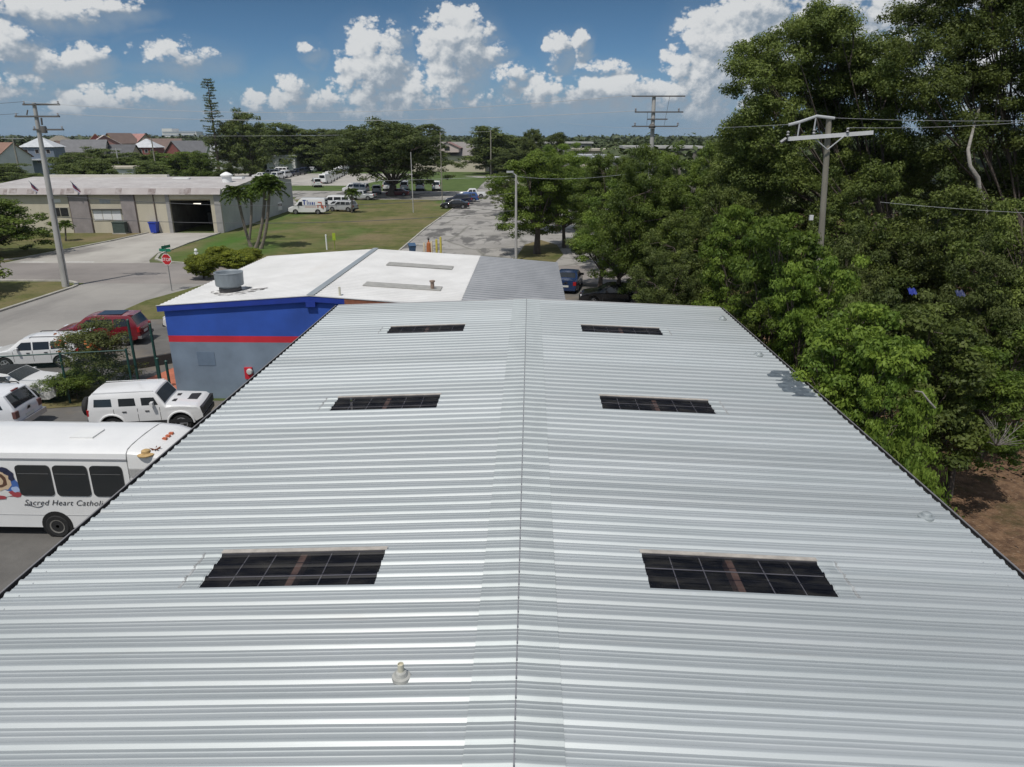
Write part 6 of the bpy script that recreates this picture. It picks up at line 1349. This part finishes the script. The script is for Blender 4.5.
B = [('far_b', 'tree', 'tall dark tree right of the tall slim pine', 243, 107, 222, 44, FARG), ('airy', 'tree', 'thin-leaved tree between the tall pine and the dark tall tree', 224, 120, 222, 34, DIM), ('far_a', 'tree', 'dark tree above the palms by the warehouse corner', 270, 122, 262, 60, FARG), ('far_b', 'tree', 'dark tree over the long white low building', 297, 125, 268, 52, DIM),
     ('far_a', 'tree', 'dark tree left of the fleet rows far end', 322, 128, 272, 56, DIM), ('far_b', 'tree', 'green tree with bare trunk behind the left fleet row', 262, 138, 266, 40, FARG), ('airy', 'tree', 'airy grey-green tree left of the church hall dormer', 424, 124, 300, 40, DIM), ('airy', 'tree', 'airy grey-green tree with dark trunks right of the church hall', 492, 126, 242, 50, DIM),
     ('far_a', 'tree', 'dark tree at the far bend of the lot, behind the wooden pole', 506, 134, 245, 58, FARG), ('far_b', 'tree', 'green tree at the end of the bright lawn, right of the lot bend', 515, 146, 225, 46, FARG), ('far_a', 'tree', 'dark conifer-like tree over the grey flat building', 533, 128, 210, 26, DIM), ('airy', 'tree', 'spiky tree top rising above the street tree', 555, 132, 190, 22, DIM),
     ('far_a', 'tree', 'bushy green tree beside the orange roofed house at the left edge', 2, 163, 176, 50, FARG), ('far_b', 'tree', 'green tree in front of the blue house', 28, 172, 160, 50, FARG), ('far_a', 'tree', 'dark green tree right of the blue house', 70, 152, 195, 44, FARG), ('far_b', 'tree', 'tall green tree hiding the grey shingled roof', 98, 146, 205, 50, FARG),
     ('far_a', 'tree', 'dark green tree under the yellow gable', 132, 152, 205, 44, FARG), ('far_b', 'tree', 'light green tree under the white pyramid roof', 160, 151, 210, 44, MID), ('far_a', 'tree', 'light green tree right of the white pyramid roof', 182, 151, 205, 44, MID), ('far_b', 'tree', 'bright bush-like tree at the foot of the tall slim pine', 202, 150, 170, 34, MID),
     ('far_a', 'tree', 'dark green tree below the grey pole behind the warehouse', 148, 160, 175, 40, FARG), ('far_b', 'tree', 'tree at the end of the warehouse roof below the pine', 225, 162, 160, 28, FARG), ('far_a', 'tree', 'low dark tree left of the low white shed', 90, 158, 165, 50, FARG)]
for pt, nm, lab, px, tp_, Y, w, lm in B: put(pt, nm, lab, px, tp_, Y, w, lm=lm)
for px, pb, pt_, w_, lab, lm_, a_ in ((204, 279, 254, 28, 'left rounded yellow-green shrub nearest the stop sign', SHR, 1.0), (238, 274, 250, 30, 'right rounded yellow-green shrub beside the white shop roof', SHR, 2.2), (221, 266, 246, 24, 'darker rounded shrub behind the two front ones', SHR, 3.0), (250, 264, 248, 22, 'small rounded shrub at the right end of the shrub clump', SHR, 4.0)):
    q = P(px, pb); h_ = AY(px, pt_, q.y).z; k_ = (AY(px + w_ / 2, 265, q.y).x - AY(px - w_ / 2, 265, q.y).x) / PT['round']['w']
    plant(PT['round'], 'rounded_shrub', lab, (q.x, q.y, 0), k_, h_ / PT['round']['h'], a_, 'shrub', 'clipped shrubs at the junction', lm_)
# yard bush with orange blossom, overgrown base
PT['loose'] = tree_proto('loose', 33, lobes_full(9, 2.3, 5.6, 47, .18, .84, (.28, .44)), 230, .34, 62, .055, SHR, pale_bark, .07, (-.1, .1, .6), twig=.9, flat=.6, inner=.3)
yb = plant(PT['loose'], 'flowering_bush', 'overgrown bush with orange blossom on the green wire fence', (-20.1, 31.2, 0), 1.08, .66, 1.0, 'bush', None, leaf_mat('leaf_dusty', (.06, .085, .02), (.19, .21, .065), .35))
rng = np.random.default_rng(9); n = 46
fp_ = np.where(rng.random((n, 1)) < .5, np.array([[-19.75, 30.35, 2.55]]), np.array([[-21.2, 30.3, 2.65]])) + rng.normal(0, 1, (n, 3)) * np.array([.22, .15, .17])
fl = leaf_mesh('blossom', (fp_ - np.array([-20.1, 31.2, 0])) / np.array([1.08, 1.08, .66]), rng.normal(0, 1, (n, 3)), .07 * rng.uniform(.6, 1.3, n), rng.random(n), leaf_mat('petal_orange', (.40, .10, .03), (.55, .20, .07)), .8); lo = link('blossom', fl, None, yb); lo.rotation_euler = (0, 0, -1.0)
plant(PT['bush'], 'bush', 'low dark green bush at the foot of the blossoming bush', (-20.6, 29.9, 0), .9, .62, 2, 'bush', None, MID)
# tall slim norfolk pine
pn = AY(207, 79, 218); t_ = thing('norfolk_pine', 'tall slim sparse pine standing above all trees, left of centre', 'tree', (pn.x, 218, 0)); H_ = pn.z
MB().tube([(0, 0, 0), (.1, 0, H_ * .5), (0, 0, H_)], [.5, .3, .06], 8).build('trunk', bark_m, t_, 40)
rng = np.random.default_rng(4); PP = []; br = MB()
for k in range(30):
    z = H_ * (.24 + .75 * k / 29); l = 3.1 * (1 - .55 * ((k / 29) ** 2)) + .2
    for j in range(5):
        if rng.random() < .18: continue
        a = rng.uniform(0, 6.28); ll = l * rng.uniform(.6, 1.1); m_ = 46
        u = rng.random(m_) ** .7; PP.append(np.stack([np.cos(a) * ll * u + rng.normal(0, .16, m_), np.sin(a) * ll * u + rng.normal(0, .16, m_), z + .25 * u * ll * .4 + rng.normal(0, .14, m_)], 1))
        br.tube([(0, 0, z), (math.cos(a) * ll, math.sin(a) * ll, z + .1 * ll)], [.06, .02], 4, cap=False)
PP = np.concatenate(PP); link('crown', leaf_mesh('pine_crown', PP, rng.normal(0, 1, PP.shape), .24 * rng.uniform(.6, 1.3, len(PP)), rng.random(len(PP)), DIM, .3), None, t_); br.build('branches', bark_m, t_)
# palms beside the warehouse
def palm(label, px, pyb, pxt, pyt, s_, seed):
    b_ = P(px, pyb); t0 = AY(pxt, pyt, b_.y) - Vector((b_.x, b_.y, 0)); t0.y = 0
    o = thing('palm_tree', label, 'palm', (b_.x, b_.y, 0), 0, 'palms at the warehouse corner')
    mid = Vector((t0.x * .7, 0, t0.z * .35)) if abs(t0.x) > .8 else t0 * .5
    pts = [Vector((0, 0, 0)).lerp(mid, u) .lerp(mid.lerp(t0, u), u) for u in np.linspace(0, 1, 8)]
    MB().tube(pts, [.2 * s_] + [.14 * s_] * 6 + [.11 * s_], 8).build('trunk', palm_bark, o, 40)
    rng = np.random.default_rng(seed); Pp = []; Nn = []; Sz = []
    for k in range(44):
        a = 2 * math.pi * k / 44 + rng.uniform(-.2, .2); el_ = rng.uniform(-.25, 1.2); l = 1.55 * s_ * rng.uniform(.8, 1.15)
        for u in np.linspace(.12, 1, 22):
            r_ = l * u * math.cos(el_) ; z = l * u * math.sin(el_) - 1.1 * l * u ** 2.3 * .5
            for sd in (-1, 1):
                w = .34 * s_ * math.sin(min(1, u * 1.15) * math.pi * .93) + .05; px_ = math.cos(a) * r_ - math.sin(a) * sd * w * .5; py_ = math.sin(a) * r_ + math.cos(a) * sd * w * .5
                Pp.append((t0.x + px_, t0.y + py_, t0.z + z - w * .3)); Nn.append((rng.normal(0, .4) + sd * math.sin(a) * .5, rng.normal(0, .4) - sd * math.cos(a) * .5, .8)); Sz.append(.19 * s_)
    Pp = np.array(Pp); link('fronds', leaf_mesh('palm_fronds', Pp, np.array(Nn), np.array(Sz), rng.random(len(Pp)), PALMG, .32), None, o)
palm('left leaning palm with curved dark trunk by the warehouse corner', 251, 247, 237, 192, 1.15, 3)
palm('middle palm with pale trunk by the warehouse corner', 256, 248, 265, 182, 1.25, 4)
palm('right palm with dark trunk behind the pale-trunked one', 261, 249, 269, 186, 1.2, 5)
palm('short palm half hidden behind the leaning palm at the warehouse wall', 249, 240, 251, 190, 1.05, 6)
palm('tiny palm on the lawn in front of the warehouse window', 66, 241, 65, 224, .62, 7)
palm('slim palm on the grass by the silver cars on the field', 352, 213, 352, 192, .9, 8)
# far wood: one mass of crowns that reads as a wood towards the horizon
rng = np.random.default_rng(10); PP = []; NN = []; SS = []; TT = []
def wood(n, fx, y0, y1, h0, h1, k=70, leaf=.9, r0=3.5, r1=6.5):
    for i in range(n):
        y = rng.uniform(y0, y1); x = rng.uniform(*fx(y)); h = rng.uniform(h0, h1); r_ = rng.uniform(r0, r1)
        d = rng.normal(size=(k, 3)); d /= np.linalg.norm(d, axis=1, keepdims=True); d[:, 2] = np.abs(d[:, 2]) * 1.2 - .35
        bump = 1 + .28 * np.sin(d[:, :1] * 5 + i) * np.cos(d[:, 1:2] * 6 + 2 * i)
        PP.append(np.array([x, y, h * .60]) + d * np.array([r_, r_, h * .42]) * bump * (rng.uniform(.7, 1.05, (k, 1)))); NN.append(d + rng.normal(0, .5, (k, 3)) + np.array([0, 0, .5]))
        SS.append(leaf * rng.uniform(.6, 1.4, k)); TT.append(np.clip(rng.random() * .6 + rng.random(k) * .4, 0, 1))
wood(260, lambda y: (-.95 * y, .75 * y), 300, 520, 8, 12.5, 110, 1.0)
wood(420, lambda y: (-.9 * y, .9 * y), 520, 1000, 9, 14.5, 70, 1.6, 5, 9)
wood(500, lambda y: (-.9 * y, .9 * y), 1000, 2200, 11, 17, 46, 3.2, 9, 18)
wood(90, lambda y: (.10 * y, .55 * y), 120, 300, 8, 11.0, 150, .75)
wood(60, lambda y: (.45 * y, .95 * y), 45, 130, 8, 11.5, 240, .42, 3, 5)
wood(60, lambda y: (-.95 * y, -.62 * y), 245, 300, 5.5, 8.0, 120, .7)
wood(16, lambda y: (-.42 * y, -.12 * y), 264, 300, 9, 12, 150, .7)
PP = np.concatenate(PP); o = link('distant_wood', leaf_mesh('distant_wood', PP, np.concatenate(NN), np.concatenate(SS), np.concatenate(TT), leaf_mat('leaf_far', (.030, .046, .018), (.085, .108, .042), .15), .7), None); tag(o, kind='stuff'); o['label'] = 'far-off belt of dark green woods along the horizon'
# undergrowth below the right-hand trees
rng = np.random.default_rng(14); n = 60000
x = rng.uniform(8.2, 34, n); y = rng.uniform(9, 66, n)
dens = np.sin(x * .9 + 1) * np.cos(y * .7) + .6 * np.sin(x * .33 - y * .41)
clear = (x > 11.8) & (y < 22.5)
keep = (dens > .1) & ~(clear & (rng.random(n) > .05)) ; x, y = x[keep], y[keep]; n = len(x)
z = rng.random(n) ** 1.6 * (.9 + .5 * np.sin(x * 1.7) * np.sin(y * 1.3)) * np.where((x > 12) & (y < 22.5), .3, 1.6)
o = link('undergrowth', leaf_mesh('undergrowth', np.stack([x, y, np.abs(z) + .03], 1), rng.normal(0, .5, (n, 3)) + np.array([0, 0, 1.0]), .085 * rng.uniform(.6, 1.5, n), rng.random(n), leaf_mat('leaf_undergrowth', (.02, .04, .01), (.07, .10, .025)), .5), None); tag(o, kind='stuff')

# humid summer air: far things fade a little
hz = MB().box(-2600, 2600, -60, 2600, -1.2, 42).build('haze', None); tag(hz, kind='stuff')
hm = bpy.data.materials.new('humid_air'); hm.use_nodes = True; N, L = hm.node_tree.nodes, hm.node_tree.links
N.remove(N['Principled BSDF']); pv = N.new('ShaderNodeVolumePrincipled'); pv.inputs['Color'].default_value = (.86, .92, 1.0, 1); pv.inputs['Density'].default_value = 0.00007; pv.inputs['Anisotropy'].default_value = 0.2
L.new(pv.outputs[0], N['Material Output'].inputs['Volume']); hz.data.materials.append(hm)
